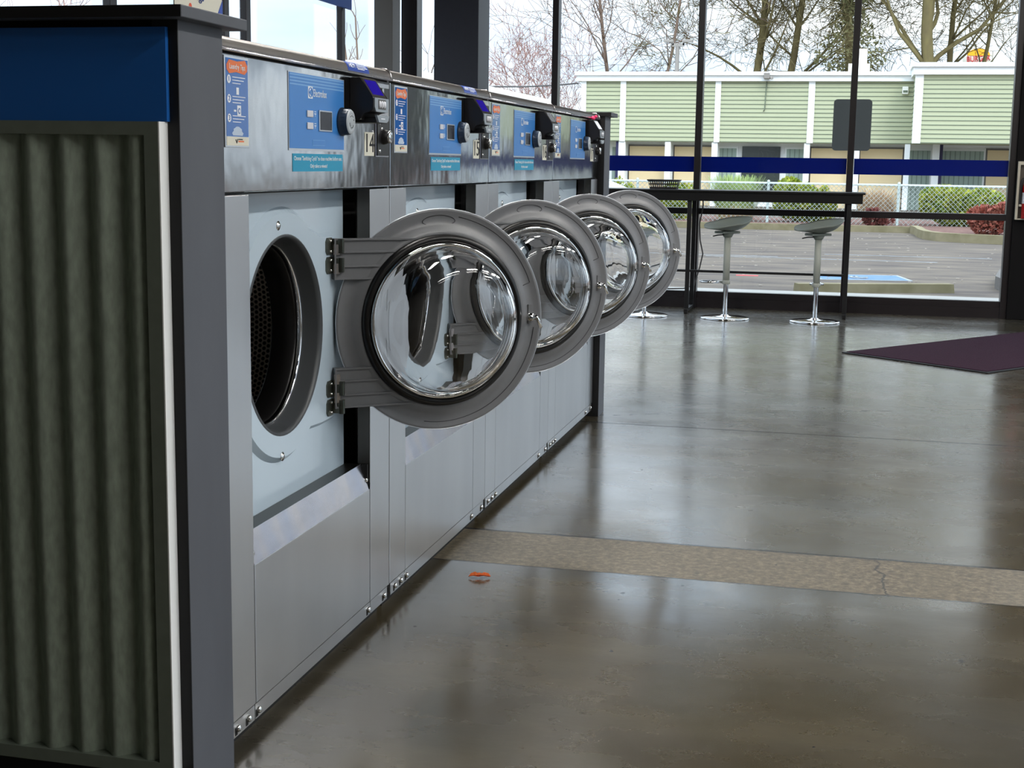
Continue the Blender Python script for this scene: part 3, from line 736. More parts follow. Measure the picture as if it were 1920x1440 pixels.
def washing_machine(k, number, label, screen, teal_on, hey_on):
    r = thing('washing_machine', label, 'washing machine', (X0, Y0 + W * k, 0), 0, 'front loading washing machines in the row')
    part('body', 'cabinet', r, f_body); part('lid', 'lid', r, f_lid); part('lidtrim', 'lid_trim', r, f_lidtrim)
    cp = part('cpanel', 'control_panel', r, f_cpanel)
    part('pl', 'side_pillar', r, f_pillarL); part('pr', 'side_pillar', r, f_pillarR)
    part('lower', 'lower_panel', r, f_lower); part('shelf', 'drip_ledge', r, f_shelf)
    bs = part('base', 'base_strip', r, f_base)
    for u in (.105, .158, .888, 1.02, .05): part('bolt', 'bolt', bs, f_bolt, loc=(-.001, u, .0535))
    fp = part('plate', 'door_plate', r, f_plate, 'pale blue enamelled plate'); part('emboss', 'embossed_surround', fp, f_emboss); part('seal', 'opening_seal', fp, f_seal)
    dr = part('drum', 'drum', r, f_drum, 'dark perforated drum')
    for a in (-68, 52, 172):
        o = part('lifter', 'lifter', dr, f_lifter, loc=(DP * 0, HC[0] + .335 * math.cos(math.radians(a)), HC[1] + .335 * math.sin(math.radians(a)))); o.rotation_euler = (math.radians(a + 90) + PI, 0, 0)
    for z in (1.0125, .6495): part('hinge', 'hinge', r, f_hinge, 'metal double hinge', loc=(DP + .012, .768, z))
    d = part('door', 'door', r, f_door, 'grey round door swung open', loc=(-.063, .778, .838), rz=DTH - PI / 2)
    part('gasket', 'door_gasket', d, f_gasket); part('dring', 'chrome_ring', d, f_dring); part('bowl', 'glass_bowl', d, f_bowl, 'clear glass bowl')
    f_arm.sides = (1,); part('armt', 'hinge_arm', d, f_arm); f_arm.sides = (-1,); part('armb', 'hinge_arm', d, f_arm)
    part('latch', 'latch_pin', d, f_latch, 'chrome latch pin')
    dp = part('display', 'display_panel', r, f_display, 'blue control display'); part('dst', 'stripe', dp, f_dstripes); part('logo', 'logo', dp, f_logo); part('brand', 'lettering', dp, f_brand); part('lampwin', 'indicator_window', dp, f_lamp_window)
    part('dscr', 'screen', dp, f_dscreen); part('icon', 'icon', dp, f_icon)
    for z in (1.3535, 1.3265): part('button', 'button', dp, f_button, loc=(0, .482, z))
    kn = part('knob', 'selector_knob', r, f_knob); part('knobface', 'knob_face', kn, f_knobface)
    lb = part('label', 'instruction_label', r, f_label, 'blue instruction label with orange heading'); part('lprint', 'print', lb, f_lprint)
    if teal_on: ts = part('teal', 'sticker', r, f_teal, 'teal sticker with two lines of white text'); part('tealtext', 'lettering', ts, f_tealtext)
    rd = part('reader', 'card_reader', r, f_reader, 'black card reader'); part('rbezel', 'screen_bezel', rd, f_rbezel)
    part('rscreen' + screen.name, 'screen', rd, f_rscreen(screen)); part('keypad', 'keypad', rd, f_keypad); part('slot', 'card_slot', rd, f_slot)
    for u in (.797, .815, .833): part('key', 'key', rd, f_key, loc=(0, u, 1.388))
    cm = part('bill', 'coin_plate', r, f_bill); part('coinlock', 'coin_lock', cm, f_coinlock)
    part('num' + number, 'number_plate', r, f_number(number), 'number plate reading ' + number)
    if hey_on: part('hey', 'lid_tag', r, f_heytag, 'small blue tag on the lid')
    return r
washing_machine(0, '14', 'stainless front-loading washer numbered 14, nearest the corrugated end panel, drum opening in full view', screen_blue, True, True)
washing_machine(1, '15', 'stainless front-loading washer numbered 15, second from the corrugated end panel', screen_blue, True, True)
washing_machine(2, '16', 'stainless front-loading washer third from the corrugated end panel, grey reader screen and faded teal sticker', screen_grey, True, False)
washing_machine(3, '17', 'stainless front-loading washer at the far end of the row, without a teal sticker', screen_white, False, False)
tag(N(pink).lathe([(0, .012), (.008, .009), (.011, 0), (.008, -.009), (0, -.012)], (X0 + .012, Y0 + 4 * W - .22, 1.462), (0, 1, 0), 12).lathe([(0, .010), (.006, .007), (.008, 0), (.006, -.008), (0, -.010)], (X0 + .022, Y0 + 4 * W - .20, 1.470), (0, 1, 0), 10).build('clip'),
    'tiny pink clip on top of the farthest washer', 'clip')

# ================================================================ end partitions of the row
PX, PY0, PY1 = -1.185, 2.373, 2.557
t = thing('end_partition', 'near end partition of the row with corrugated metal sheet, blue board and dark grey post', 'partition', (PX, PY0, 0))
def L(b, x0, x1, y0, y1, z0, z1, bev=0): return b.box(x0 - PX, x1 - PX, y0 - PY0, y1 - PY0, z0, z1, bev)
b = N(post_paint); L(b, PX - .05, PX, PY0 + .001, PY1, 0, 1.4935); b.m(post_dark); L(b, PX - .05, PX - .0005, PY0 - .001, PY0 + .001, 0, 1.4935)
b.m(wall_dark); L(b, -3.1, PX - .05, PY0, PY1, 0, 1.4935)
b.build('post', t)['label'] = 'dark grey post'
b = N(post_paint); L(b, -3.1, PX + .030, PY0 - .045, PY1 + .050, 1.4935, 1.515, .002)
b.m(post_dark); L(b, -3.1, PX + .029, PY0 - .0462, PY0 - .045, 1.494, 1.5145); b.build('cap', t)
b = N(blue_board); L(b, -3.1, -1.2035, PY0 - .012, PY0 - .001, 1.314, 1.480); b.build('blue_board', t)['label'] = 'plain blue board'
b = N(galv_frame); L(b, -3.1, -1.210, PY0 - .034, PY0 - .001, 1.2895, 1.3135); L(b, -3.1, -1.2385, PY0 - .034, PY0 - .001, .078, .103); L(b, -1.2385, -1.2105, PY0 - .034, PY0 - .001, .078, 1.2895)
b.m(trim_white); L(b, -1.2105, -1.2080, PY0 - .0345, PY0 - .001, .078, 1.3135); b.build('sheet_frame', t)  # white side strip paints the frame's lit edge into the colour
cs = MB().m(galv); nx = 26 * 16; pitch = .0695
xs = [-3.05 + i * pitch / 16 for i in range(nx + 1)]; xs = [x for x in xs if x < -1.2388] + [-1.2388]
top, bot = [], []
def corr(x):
    q = ((x + 1.300) / pitch) % 1; tri = abs(2 * q - 1) * 2 - 1
    return PY0 - .018 + .0125 * (math.sin(tri * PI / 2) * .55 + tri * .45) * .98
for x in xs:
    y = corr(x) - PY0; top.append(cs.bm.verts.new((x - PX, y, 1.2895))); bot.append(cs.bm.verts.new((x - PX, y, .103)))
for i in range(len(xs) - 1):
    f = cs.bm.faces.new([bot[i], bot[i + 1], top[i + 1], top[i]]); f.smooth = True
cs.build('corrugated_sheet', t)['label'] = 'corrugated galvanised sheet'
b = N(post_dark); L(b, -3.1, -1.2085, PY0 - .004, PY0, 0, .078); b.build('kick_strip', t)

FY0, FY1 = 6.872, 7.03
t = thing('end_partition', 'far end partition of the row, narrow grey post under a dark cap board', 'partition', (PX, FY0, 0))
b = N(post_paint).box(-1.0, 0, .001, FY1 - FY0, 0, 1.478).m(post_dark).box(-1.0, -.0005, -.001, .001, 0, 1.478); b.build('post', t)
N(post_paint).box(-1.0, .030, -.006, FY1 - FY0 + .035, 1.478, 1.498, .002).m(post_dark).box(-1.0, .029, -.0072, -.006, 1.479, 1.497).build('cap', t)

# sign card on the cap
t = thing('sign_card', 'cream card sign reading Rugs standing on the near partition cap', 'sign', (-1.178, 2.35, 1.515))
N(cream_print).box(-.003, 0, .0, .195, .001, .27, .0008).build('card', t)
b = N(mat('navy_print', S(36, 62, 128), .5)).text('Rugs', .022, Matrix(((0, 0, 1, .0005), (1, 0, 0, .092), (0, 1, 0, .026), (0, 0, 0, 1))), width=.046); b.build('lettering', t)
b = N(tag_blue).prism([(.0002, .172, .001), (.0002, .195, .001), (.0002, .195, .030)], (.0005, 0, 0)).m(mat('coral_print', S(226, 92, 60), .5)).lathe([(.006, .0006), (0, .0006)], (0, .060, .005), (1, 0, 0), 20); b.build('print', t)
N(pane_glass).box(-.008, -.004, -.004, .203, 0, .275).box(-.03, .014, -.004, .203, 0, .001).build('holder', t)

# ================================================================ counter, stools, basket
TX0, TX1, TYF, TYB = -2.75, .083, 12.03, 12.52
t = thing('counter_table', 'long black high counter table along the front windows', 'table', (0, 0, 0))
N(black_table).box(TX0, TX1 + .02, TYF - .02, TYB, 1.030, 1.046, .002).build('table_top', t)
N(black_table).box(TX0 + .02, TX1, TYF, TYF + .02, .955, 1.030).box(TX1 - .02, TX1, TYF + .02, TYB - .01, .955, 1.03).box(TX0 + .02, TX1 - .02, TYB - .03, TYB - .01, .955, 1.03).build('apron', t)
for x in (-2.66, -1.338, -.022):
    b = N(black_tube).box(x - .018, x + .018, TYF + .02, TYF + .055, .022, .955, .002).box(x - .018, x + .018, TYB - .085, TYB - .05, .022, .955, .002).box(x - .016, x + .016, TYF - .02, TYB - .02, .015, .04, .002)
    lg = b.build('leg', t)
    N(rubber).box(x - .014, x + .014, TYF - .025, TYF + .012, 0, .017).box(x - .014, x + .014, TYB - .05, TYB - .02, 0, .017).build('foot_pad', lg)
N(black_tube).box(-2.66, -.022, TYF + .03, TYF + .048, .352, .372).build('foot_bar', t)
t = tag(N(cord_mat).tube([(-1.28, 12.56, 1.0), (-1.275, 12.56, .9), (-1.30, 12.55, .74), (-1.29, 12.55, .6), (-1.262, 12.55, .48), (-1.285, 12.55, .36), (-1.33, 12.55, .2), (-1.42, 12.55, .168), (-1.60, 12.55, .160), (-2.0, 12.55, .158)], .006, 8).build('power_cord'),
        'thin grey power cord hanging behind the counter leg', 'cord')
def f_seat(b):
    """moulded shell: wide shallow dish, low front lip, raised back"""
    nu, nv = 28, 14; b.m(stool_shell); P = []
    for j in range(nv + 1):
        v = j / nv; row = []
        for i in range(nu):
            a = 2 * PI * i / nu; rx, ry = .205, .185
            x, y = rx * v * math.cos(a), ry * v * math.sin(a)
            back = max(0, math.cos(a)) ; front = max(0, -math.cos(a))
            side = abs(math.sin(a)) ** 2
            z = .012 * v * v + .088 * (back ** 1.3) * v ** 3 + .040 * side * v ** 3 - .004 * front * v ** 3
            row.append(Vector((x, y, z)))
        P.append(row)
    up = [[b.bm.verts.new(p) for p in r] for r in P[1:]]; lo = [[b.bm.verts.new(p - Vector((0, 0, .010 + .012 * (1 - (j + 1) / nv)))) for p in r] for j, r in enumerate(P[1:])]
    cu, cl = b.bm.verts.new((0, 0, 0)), b.bm.verts.new((0, 0, -.022))
    for S_, c_, fl_ in ((up, cu, 1), (lo, cl, 0)):
        for j in range(len(S_) - 1):
            for i in range(nu):
                k = (i + 1) % nu; q = [S_[j][i], S_[j][k], S_[j + 1][k], S_[j + 1][i]]
                b.bm.faces.new(q if fl_ else q[::-1]).smooth = True
        for i in range(nu):
            k = (i + 1) % nu; q = [c_, S_[0][k], S_[0][i]]; b.bm.faces.new(q if not fl_ else q[::-1]).smooth = True
    for i in range(nu):
        k = (i + 1) % nu; b.bm.faces.new([up[-1][i], up[-1][k], lo[-1][k], lo[-1][i]]).smooth = True
    bmesh.ops.recalc_face_normals(b.bm, faces=b.bm.faces[:])
    for f in b.bm.faces: f.material_index = 0
def stool(x, y, rz, lab, foot_rz):
    t = thing('bar_stool', lab, 'stool', (x, y, 0), rz, 'grey bar stools at the counter')
    part('stool_seat', 'seat', t, f_seat, loc=(0, 0, .742))
    part('stool_mount', 'seat_mount', t, lambda b: b.m(stool_shell).box(-.10, .09, -.055, .055, .702, .722, .006).lathe([(0, .672), (.034, .672), (.05, .704), (0, .706)], (0, 0, 0), (0, 0, 1), 24))
    part('stool_lever', 'height_lever', t, lambda b: b.m(black_tube).tube([(-.02, 0, .692), (-.10, .01, .690), (-.150, .012, .682)], .005, 8))
    part('stool_col', 'sleeve', t, lambda b: b.m(stool_sleeve).lathe([(0, .29), (.0275, .29), (.0275, .672), (0, .672)], (0, 0, 0), (0, 0, 1), 28))
    part('stool_pole', 'pole', t, lambda b: b.m(chrome).lathe([(.0205, .02), (.0205, .292)], (0, 0, 0), (0, 0, 1), 24))
    part('stool_base', 'base', t, lambda b: b.m(chrome).lathe([(0, 0), (.200, 0), (.203, .004), (.201, .010), (.185, .014), (.10, .018), (.04, .022), (.024, .034), (.0, .034)], (0, 0, 0), (0, 0, 1), 56))
    f = part('stool_foot', 'foot_rest', t, lambda b: b.m(chrome).tube([(-.02, .0, .302)] + [(-.115 - .095 * math.sin(q), .05 * math.cos(q) * -1, .302) for q in [PI * i / 12 for i in range(13)]] + [(-.02, .0, .302)], .010, 10).m(stool_sleeve).lathe([(.0285, .285), (.033, .288), (.033, .315), (.0285, .318)], (0, 0, 0), (0, 0, 1), 24), loc=(0, 0, 0))
    f.rotation_euler = (0, 0, foot_rz)
stool(-.982, 11.745, math.radians(48), 'grey bar stool with its foot rest turned left, beside the black table leg', math.radians(-46))
stool(-.252, 11.74, math.radians(38), 'grey bar stool nearest the right end of the counter', math.radians(-128))
stool(-1.655, 11.735, math.radians(-8), 'bar stool hidden behind the open doors, only its round chrome base showing', math.radians(-90))
# basket
t = thing('plastic_basket', 'small black plastic basket with punched holes on the counter', 'basket', (-1.578, 12.2, 1.046))
b = N(basket_mat); h = .075; lo = (.112, .075); hi = (.130, .092)
def ringz(sx, sy, z): return [(-sx, -sy, z), (sx, -sy, z), (sx, sy, z), (-sx, sy, z)]
A, Bq = ringz(*lo, .0), ringz(*hi, h); b.face(A[::-1])
for i in range(4):
    j = (i + 1) % 4; a0, a1, b0, b1 = map(Vector, (A[i], A[j], Bq[i], Bq[j])); n = 14 if i % 2 == 0 else 9
    def P(s_, q): return (a0 + (a1 - a0) * s_) * (1 - q) + (b0 + (b1 - b0) * s_) * q
    b.face([P(0, 0), P(1, 0), P(1, .22), P(0, .22)]); b.face([P(0, .86), P(1, .86), P(1, 1), P(0, 1)])
    for c in range(n + 1): s0, s1 = max(0, (c - .2) / n), min(1, (c + .2) / n); b.face([P(s0, .22), P(s1, .22), P(s1, .86), P(s0, .86)])
    for q in (.50,): b.face([P(0, q), P(1, q), P(1, q + .12), P(0, q + .12)])
b.build('body', t)
b = N(basket_mat); b.tube(ringz(hi[0] + .003, hi[1] + .003, h), .006, 6, closed=True); b.build('rim', t)

# floor mat, leaf
c = [(-.02, 9.812), (.869, 9.108)]
dx, dy = c[1][0] - c[0][0], c[1][1] - c[0][1]; ln = math.hypot(dx, dy); ex = Vector((dx / ln, dy / ln, 0)); ey = Vector((-ex.y, ex.x, 0))
t = thing('floor_mat', 'dark maroon entrance mat lying askew on the concrete', 'mat', (c[0][0], c[0][1], 0), math.atan2(dy, dx))
N(mat_edge).box(0, ln, 0, 2.2, 0, .008, .003).build('rubber_edge', t)
N(mat_carpet).box(.022, ln - .022, .022, 2.178, .007, .013, .002).build('carpet', t)
b = N(leaf_mat); pts = []
n = 10
for i in range(n + 1):
    s_ = i / n; wv = .016 * math.sin(PI * s_) ** .8 * (1 if i % 2 else .82); pts.append((s_, wv))
top = [b.bm.verts.new((-.034 + .068 * s_, wv, .003 + .012 * wv / .016 + .004 * math.sin(s_ * 9))) for s_, wv in pts]; mid = [b.bm.verts.new((-.034 + .068 * s_, 0, .0025 + .003 * math.sin(s_ * 7) ** 2)) for s_, wv in pts]
bt = [b.bm.verts.new((-.034 + .068 * s_, -wv, .004 + .009 * wv / .016)) for s_, wv in pts]
for A, Bq in ((top, mid), (mid, bt)):
    for i in range(n): b.bm.faces.new([A[i], A[i + 1], Bq[i + 1], Bq[i]]).smooth = True
bmesh.ops.solidify(b.bm, geom=b.bm.faces[:], thickness=.0012)
o = b.build('fallen_leaf'); o.location = (-1.046, 4.019, .002); o.rotation_euler = (0, 0, .25)
tag(o, 'small orange dry leaf on the floor in front of the washers', 'leaf')

# extinguisher cabinet on the pier
ZA, ZB, YP = .842, 1.322, YW - .10
t = thing('extinguisher_cabinet', 'cream framed fire extinguisher cabinet on the dark pier', 'cabinet', (1.325, YP, ZA))
b = N(cab_white).box(0, .018, -.05, 0, 0, .48, .001).box(.262, .28, -.05, 0, 0, .48, .001).box(.018, .262, -.05, 0, .452, .48, .001).box(.018, .262, -.05, 0, 0, .010, .001); b.build('frame', t)
N(mat('cabinet_inside', S(92, 84, 76), .7)).box(.018, .262, -.012, 0, .01, .452).build('back_panel', t)
t = thing('fire_extinguisher', 'red fire extinguisher inside the cream cabinet', 'fire extinguisher', (1.325 + .088, YP - .056, ZA + .010))
N(red_paint).lathe([(0, 0), (.040, 0), (.044, .008), (.044, .255), (.038, .285), (.018, .305), (.018, .318), (0, .318)], (0, 0, 0), (0, 0, 1), 28).build('cylinder', t)
N(white_print).lathe([(.0445, .125), (.0445, .215)], (0, 0, 0), (0, 0, 1), 28).build('label', t)
N(black_plastic).cyl((0, 0, .316), (0, 0, .345), .014).box(-.03, .045, -.008, .008, .345, .352).box(-.03, .04, -.008, .008, .360, .366).build('valve', t)
N(black_tube).tube([(-.01, 0, .335), (-.045, -.01, .33), (-.058, -.012, .28), (-.058, -.012, .12), (-.056, -.012, .09)], .008, 8).m(cab_white).tube([(-.056, -.012, .118), (-.056, -.012, .098)], .012, 8).build('hose', t)

# ================================================================ outside
GZ = -.15
struct(N(asphalt).box(-70, 70, YW + .1, 140, GZ - .1, GZ).box(XR + .12, 70, -12, YW + .1, GZ - .1, GZ).box(-70, XL - .12, -12, YW + .1, GZ - .1, GZ).build('ground'), 'grey asphalt parking lot', 'ground')
struct(N(concrete).box(-30, 1.56, YW + .1, 15.0, GZ, -.03, .01).box(1.56, 30, YW + .1, 14.4, GZ, -.03, .01).build('sidewalk'), 'pale concrete sidewalk outside the windows', 'sidewalk')
struct(N(roof_grey).box(XL - 1.2, XL - .12, YB, YW + .2, 3.4, 3.6).build('trim_1'), 'eave over the left windows', 'trim')
# wheel stop
o = N(curb_mat).prism([(-.92, -.10, 0), (-.92, -.07, .10), (-.92, .07, .10), (-.92, .10, 0)], (1.84, 0, 0)).build('wheel_stop'); o.location = (.29, 16.6, GZ); o.rotation_euler = (0, 0, .40 * .9)
tag(o, 'mossy concrete wheel stop at the edge of the sidewalk', 'wheel stop')
# blue accessible bay marking
o = N(pave_blue).box(-.54, .54, -.40, .40, 0, .004).m(pave_white)
for a in ((-.58, .58, -.45, -.40), (-.58, .58, .40, .45), (-.58, -.54, -.40, .40), (.54, .58, -.40, .40)): o.box(a[0], a[1], a[2], a[3], 0, .005)
o.tube([(.10 * math.cos(q) - .03, .15 * math.sin(q) - .1, .003) for q in [PI * (.6 + 1.4 * k / 14) for k in range(15)]], .022, 4).box(-.05, 0, -.05, .2, 0, .005).box(-.05, .1, .0, .05, 0, .005)
o = o.build('pavement_marking'); o.location = (.14, 18.75, GZ + .001); o.rotation_euler = (0, 0, .18)
tag(o, 'worn blue painted parking marking on the asphalt', 'marking')
b = N(pave_white)
for x0, x1, y in ((-2.2, 1.3, 22.3), (-.4, 2.2, 23.6), (-4.2, -1.1, 22.6)):
    b.box(x0, x1, y, y + .045, 0, .003)
o = b.build('bay_line'); o.location = (0, 0, GZ); tag(o, 'faded white parking lines across the asphalt', 'marking')
b = N(mat('red_mark', S(196, 70, 74), .8)).box(-.14, .14, -.06, .06, 0, .003); o = b.build('paint_mark'); o.location = (-1.28, 18.5, GZ); tag(o, 'small red paint mark on the asphalt', 'marking')
# curbs
def curb(path, name, lab, h=.14, w=.16, material=curb_mat):
    b = N(material); n = len(path); Lf, Rt = [], []
    for i, p in enumerate(path):
        p = Vector((*p, 0)); d = Vector((*path[min(i + 1, n - 1)], 0)) - Vector((*path[max(i - 1, 0)], 0)); d.normalize(); nn = Vector((-d.y, d.x, 0))
        Lf.append(p); Rt.append(p + nn * w)
    rows = [[b.bm.verts.new((q.x, q.y, z)) for q in S_] for S_, z in ((Lf, GZ), (Lf, GZ + h), (Rt, GZ + h), (Rt, GZ))]
    for A, Bq in zip(rows, rows[1:]):
        for i in range(n - 1): b.bm.faces.new([A[i], A[i + 1], Bq[i + 1], Bq[i]])
    for e in (0, -1): b.bm.faces.new([r[e] for r in rows])
    bmesh.ops.recalc_face_normals(b.bm, faces=b.bm.faces[:])
    return tag(b.build(name), lab, 'curb')
curb([(-26, 32.2), (-12, 32.2), (-3.5, 32.2), (1.05, 32.3), (1.25, 32.25)], 'curb', 'long mossy curb along the planting bed by the fence')
isl = [(1.25, 32.25), (1.32, 31.6), (1.34, 30.4), (1.42, 29.6), (1.62, 29.0), (2.06, 28.6), (2.8, 28.25), (4, 28.0), (8, 27.6)]
curb(isl, 'curb', 'curved curb of the planting island with the red bush', .17)
curb([(2.7, 20.6), (2.1, 19.6), (1.86, 18.9), (1.70, 17.7), (1.74, 17.2), (2.2, 16.9), (4, 16.8)], 'curb', 'short pale curb corner at the right edge of the window', .15, .2, mat('grey_curb', S(92, 89, 86), .9))
bed = N(soil).prism([(-26, 32.35, GZ), (1.25, 32.4, GZ), (1.48, 31.6, GZ), (1.5, 30.4, GZ), (1.6, 29.7, GZ), (1.75, 29.2, GZ), (2.2, 28.75, GZ), (4, 28.15, GZ), (20, 27.7, GZ), (20, 37, GZ), (-26, 37, GZ)], (0, 0, .12)).build('planting_bed')
tag(bed, 'bark covered planting bed along the fence', 'planting bed', kind='structure')
# gravel litter in the lot
random.seed(5)
b = N(mat('litter', S(160, 152, 142), .9))
for _ in range(200):
    y = random.uniform(16.5, 31.8); x = random.uniform(-4.5, 2.6) * (y / 20); s_ = random.uniform(.008, .02)
    b.box(x - s_, x + s_, y - s_, y + s_, GZ, GZ + .012)
tag(b.build('leaf_litter'), 'scattered pale leaf litter on the asphalt', 'litter', kind='stuff')

# chain-link fence
FY = 33.4
t = thing('chain_link_fence', 'low galvanised chain-link fence in front of the green building', 'fence', (0, FY, 0))
zt, zb = at(1440, 343, FY).z, -.05
posts = [at(u, 380, FY).x for u in (1194.5, 1439.5, 1684)]; sp = posts[2] - posts[1]
posts = [posts[0] - sp * 2, posts[0] - sp] + posts + [posts[2] + sp * k for k in (1, 2, 3)]
N(fence_mat).cyl((posts[0], 0, zt), (posts[-1], 0, zt), .024, 8).build('top_rail', t)
for x in posts: N(fence_mat).cyl((x, 0, GZ), (x, 0, zt + .02), .032, 8).lathe([(.034, 0), (.03, .04), (0, .055)], (x, 0, zt + .02), (0, 0, 1), 8).build('post', t)
b = N(fence_mat); h = zt - zb; x = posts[0] - h
while x < posts[-1]:
    for s_ in (1, -1):
        xa, xb = (x, x + h) if s_ > 0 else (x + h, x); za, zbb = zb, zt
        b.tube([(xa, .03 * 0 - .03 - .004 * s_, za), (xb, -.03 - .004 * s_, zbb)], .0046, 3)
    x += .105
b.build('wire_mesh', t)

# shrubs
def foliage(name, lab, cat, u0, u1, v0, v1, Y, material, n, leaf, style='bush', seed=1, depth=None, base=None):
    rnd = random.Random(seed); A, Bq = at(u0, v1, Y), at(u1, v0, Y)
    x0, x1, z0, z1 = A.x, Bq.x, (A.z if base is None else base), Bq.z
    cx, rx = (x0 + x1) / 2, (x1 - x0) / 2; dp = depth or rx * .7; b = N(material)
    if style == 'bush':
        lumps = [(rnd.uniform(-.62, .62) * rx, rnd.uniform(-.5, .5) * dp, rnd.uniform(.25, .68), rnd.uniform(.34, .5)) for _ in range(max(5, int(rx * 7)))]
        for _ in range(n):
            lx, ly, lz, lr = rnd.choice(lumps)
            d = Vector((rnd.gauss(0, 1), rnd.gauss(0, 1), rnd.gauss(0, 1))).normalized()
            R = (z1 - z0) * lr
            p = Vector((cx + lx + d.x * min(R * 1.3, rx * .6), ly + d.y * R, z0 + (z1 - z0) * lz + d.z * R * .78)) * 1
            p.z = min(max(p.z, z0), z1 + .05 * rnd.random()); p.x = min(max(p.x, x0 - .05), x1 + .05)
            up = (d + Vector((rnd.uniform(-.8, .8), rnd.uniform(-.8, .8), rnd.uniform(.0, 1)))).normalized(); s_ = up.orthogonal().normalized()
            s_ = (s_ * math.cos(rnd.uniform(0, 3)) + up.cross(s_) * math.sin(rnd.uniform(0, 3))).normalized(); l_ = leaf * rnd.uniform(.6, 1.3)
            b.face([p - s_ * l_ * .28, p + up * l_ * .5 - s_ * l_ * .02 + s_ * .3 * l_ * 0, p + s_ * l_ * .28, p - up * l_ * .5])
    else:
        for _ in range(n):
            r = math.sqrt(rnd.random()); a = rnd.uniform(0, 2 * PI); px_, py_ = cx + rx * .55 * r * math.cos(a), dp * .6 * r * math.sin(a)
            H = (z1 - z0) * rnd.uniform(.6, 1.04); lean = Vector((math.cos(a) * r + rnd.gauss(0, .25), math.sin(a) * r + rnd.gauss(0, .25), 0)) * rx * .55
            w_ = leaf * rnd.uniform(.6, 1.2); sd = Vector((math.cos(a + 1.57), math.sin(a + 1.57), 0)) * w_
            pts = [Vector((px_, py_, z0)) + lean * (q ** 1.8) + Vector((0, 0, H * (q - (.14 if style == 'droop' else .04) * q ** 3))) for q in (0, .35, .7, 1)]
            for i in range(3):
                k0, k1 = 1 - .28 * i, 1 - .28 * (i + 1); b.face([pts[i] - sd * k0, pts[i] + sd * k0, pts[i + 1] + sd * k1, pts[i + 1] - sd * k1])
    o = b.build(name); o.location = (0, Y, 0)
    return tag(o, lab, cat)
foliage('ornamental_grass', 'tall green grassy clump behind the fence', 'shrub', 1326, 1430, 327, 424, 34.3, leaf_grn, 1500, .022, 'blade', 1)
foliage('leafy_shrub', 'yellow green shrub behind the middle of the fence, above the counter', 'shrub', 1430, 1538, 330, 424, 34.4, leaf_yel, 4200, .12, 'bush', 2)
foliage('leafy_shrub', 'low yellow green shrub just right of the taller middle one', 'shrub', 1530, 1570, 350, 424, 34.4, leaf_yel, 1500, .11, 'bush', 3)
foliage('leafy_shrub', 'small green shrub showing beside the far post of the machine row', 'shrub', 1150, 1190, 334, 424, 34.5, leaf_yel, 1300, .11, 'bush', 4)
foliage('leafy_shrub', 'green shrub showing behind the basket', 'shrub', 1212, 1305, 338, 424, 34.5, leaf_yel, 2400, .11, 'bush', 5)
foliage('ornamental_grass', 'tan dry grass clump left of the fence post by the long pane', 'shrub', 1598, 1690, 343, 424, 34.0, leaf_tan, 1300, .014, 'droop', 6)
foliage('ornamental_grass', 'low tan grass clump in front of the green blades', 'shrub', 1325, 1432, 378, 424, 33.9, leaf_tan, 420, .012, 'droop', 7)
foliage('twiggy_shrub', 'low maroon stems at the foot of the tan grass', 'shrub', 1622, 1686, 390, 424, 32.9, leaf_low, 900, .09, 'bush', 8)
foliage('leafy_shrub', 'large yellow green hedge shrub at the right of the fence', 'shrub', 1728, 1910, 344, 428, 34.2, leaf_yel, 7500, .13, 'bush', 9)
foliage('red_bush', 'rounded red bush on the planting island', 'shrub', 1796, 1910, 378, 446, 29.8, leaf_red, 3600, .10, 'bush', 10, base=GZ + .1)

# parking sign seen from behind (its pole stands behind the window mullion)
t = thing('parking_sign', 'grey back of a rounded sign on a pole outside the window', 'sign', (at(1598, 234, 14.2).x, 14.2, 0))
A, Bq = at(1564, 186, 14.2), at(1631, 283, 14.2); x0, x1, z0, z1 = A.x - t.location.x, Bq.x - t.location.x, Bq.z, A.z; rr = .035; pts = []
for cx, cz, a0 in ((x1 - rr, z1 - rr, 0), (x0 + rr, z1 - rr, 90), (x0 + rr, z0 + rr, 180), (x1 - rr, z0 + rr, 270)):
    pts += [(cx + rr * math.cos(math.radians(a0 + 15 * i)), -.004, cz + rr * math.sin(math.radians(a0 + 15 * i))) for i in range(7)]
N(sign_back).prism(pts, (0, .006, 0)).build('plate', t)
N(alum).box(-.022, .022, .004, .04, -.03, z1 + .02).build('pole', t)

# ---------------- green building
BY = 50.0
def bx(u, v=200, Y=BY): return at(u, v, Y).x
def bz(v, u=1400, Y=BY): return at(u, v, Y).z
t = thing('green_building', 'low pale green sided building with white trim across the parking lot', 'building', (0, BY, 0))
zs, zt_, zf = 2.06, 4.44, bz(152.5)
xL, xR, xE = bx(1090), bx(1711), bx(2250)
N(siding).box(xL, xR, 0, 9, zs, zf).build('siding', t)
N(siding).box(xR, xE, -2.0, 9, zs, zf + .10).build('siding', t)
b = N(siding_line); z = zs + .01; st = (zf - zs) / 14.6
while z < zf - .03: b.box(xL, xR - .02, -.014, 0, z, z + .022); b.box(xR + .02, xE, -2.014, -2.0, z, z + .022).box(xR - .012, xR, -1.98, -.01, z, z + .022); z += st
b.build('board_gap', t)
N(trim_white).box(xL - .15, xR + .02, -.16, 9.2, zf, zt_ - .12).box(xL - .22, xR + .02, -.26, 9.2, zt_ - .12, zt_).build('fascia', t)
N(trim_white).box(xR - .10, xE, -2.16, 9.2, zf + .10, zt_ + .03).box(xR - .16, xE, -2.26, 9.2, zt_ + .03, zt_ + .16).build('fascia', t)
for u0, u1 in ((1090, 1099), (1163, 1173.5), (1340.5, 1351), (1515, 1527)):
    N(trim_white).box(bx(u0), bx(u1), -.05, 0, zs, zf).build('trim_board', t)
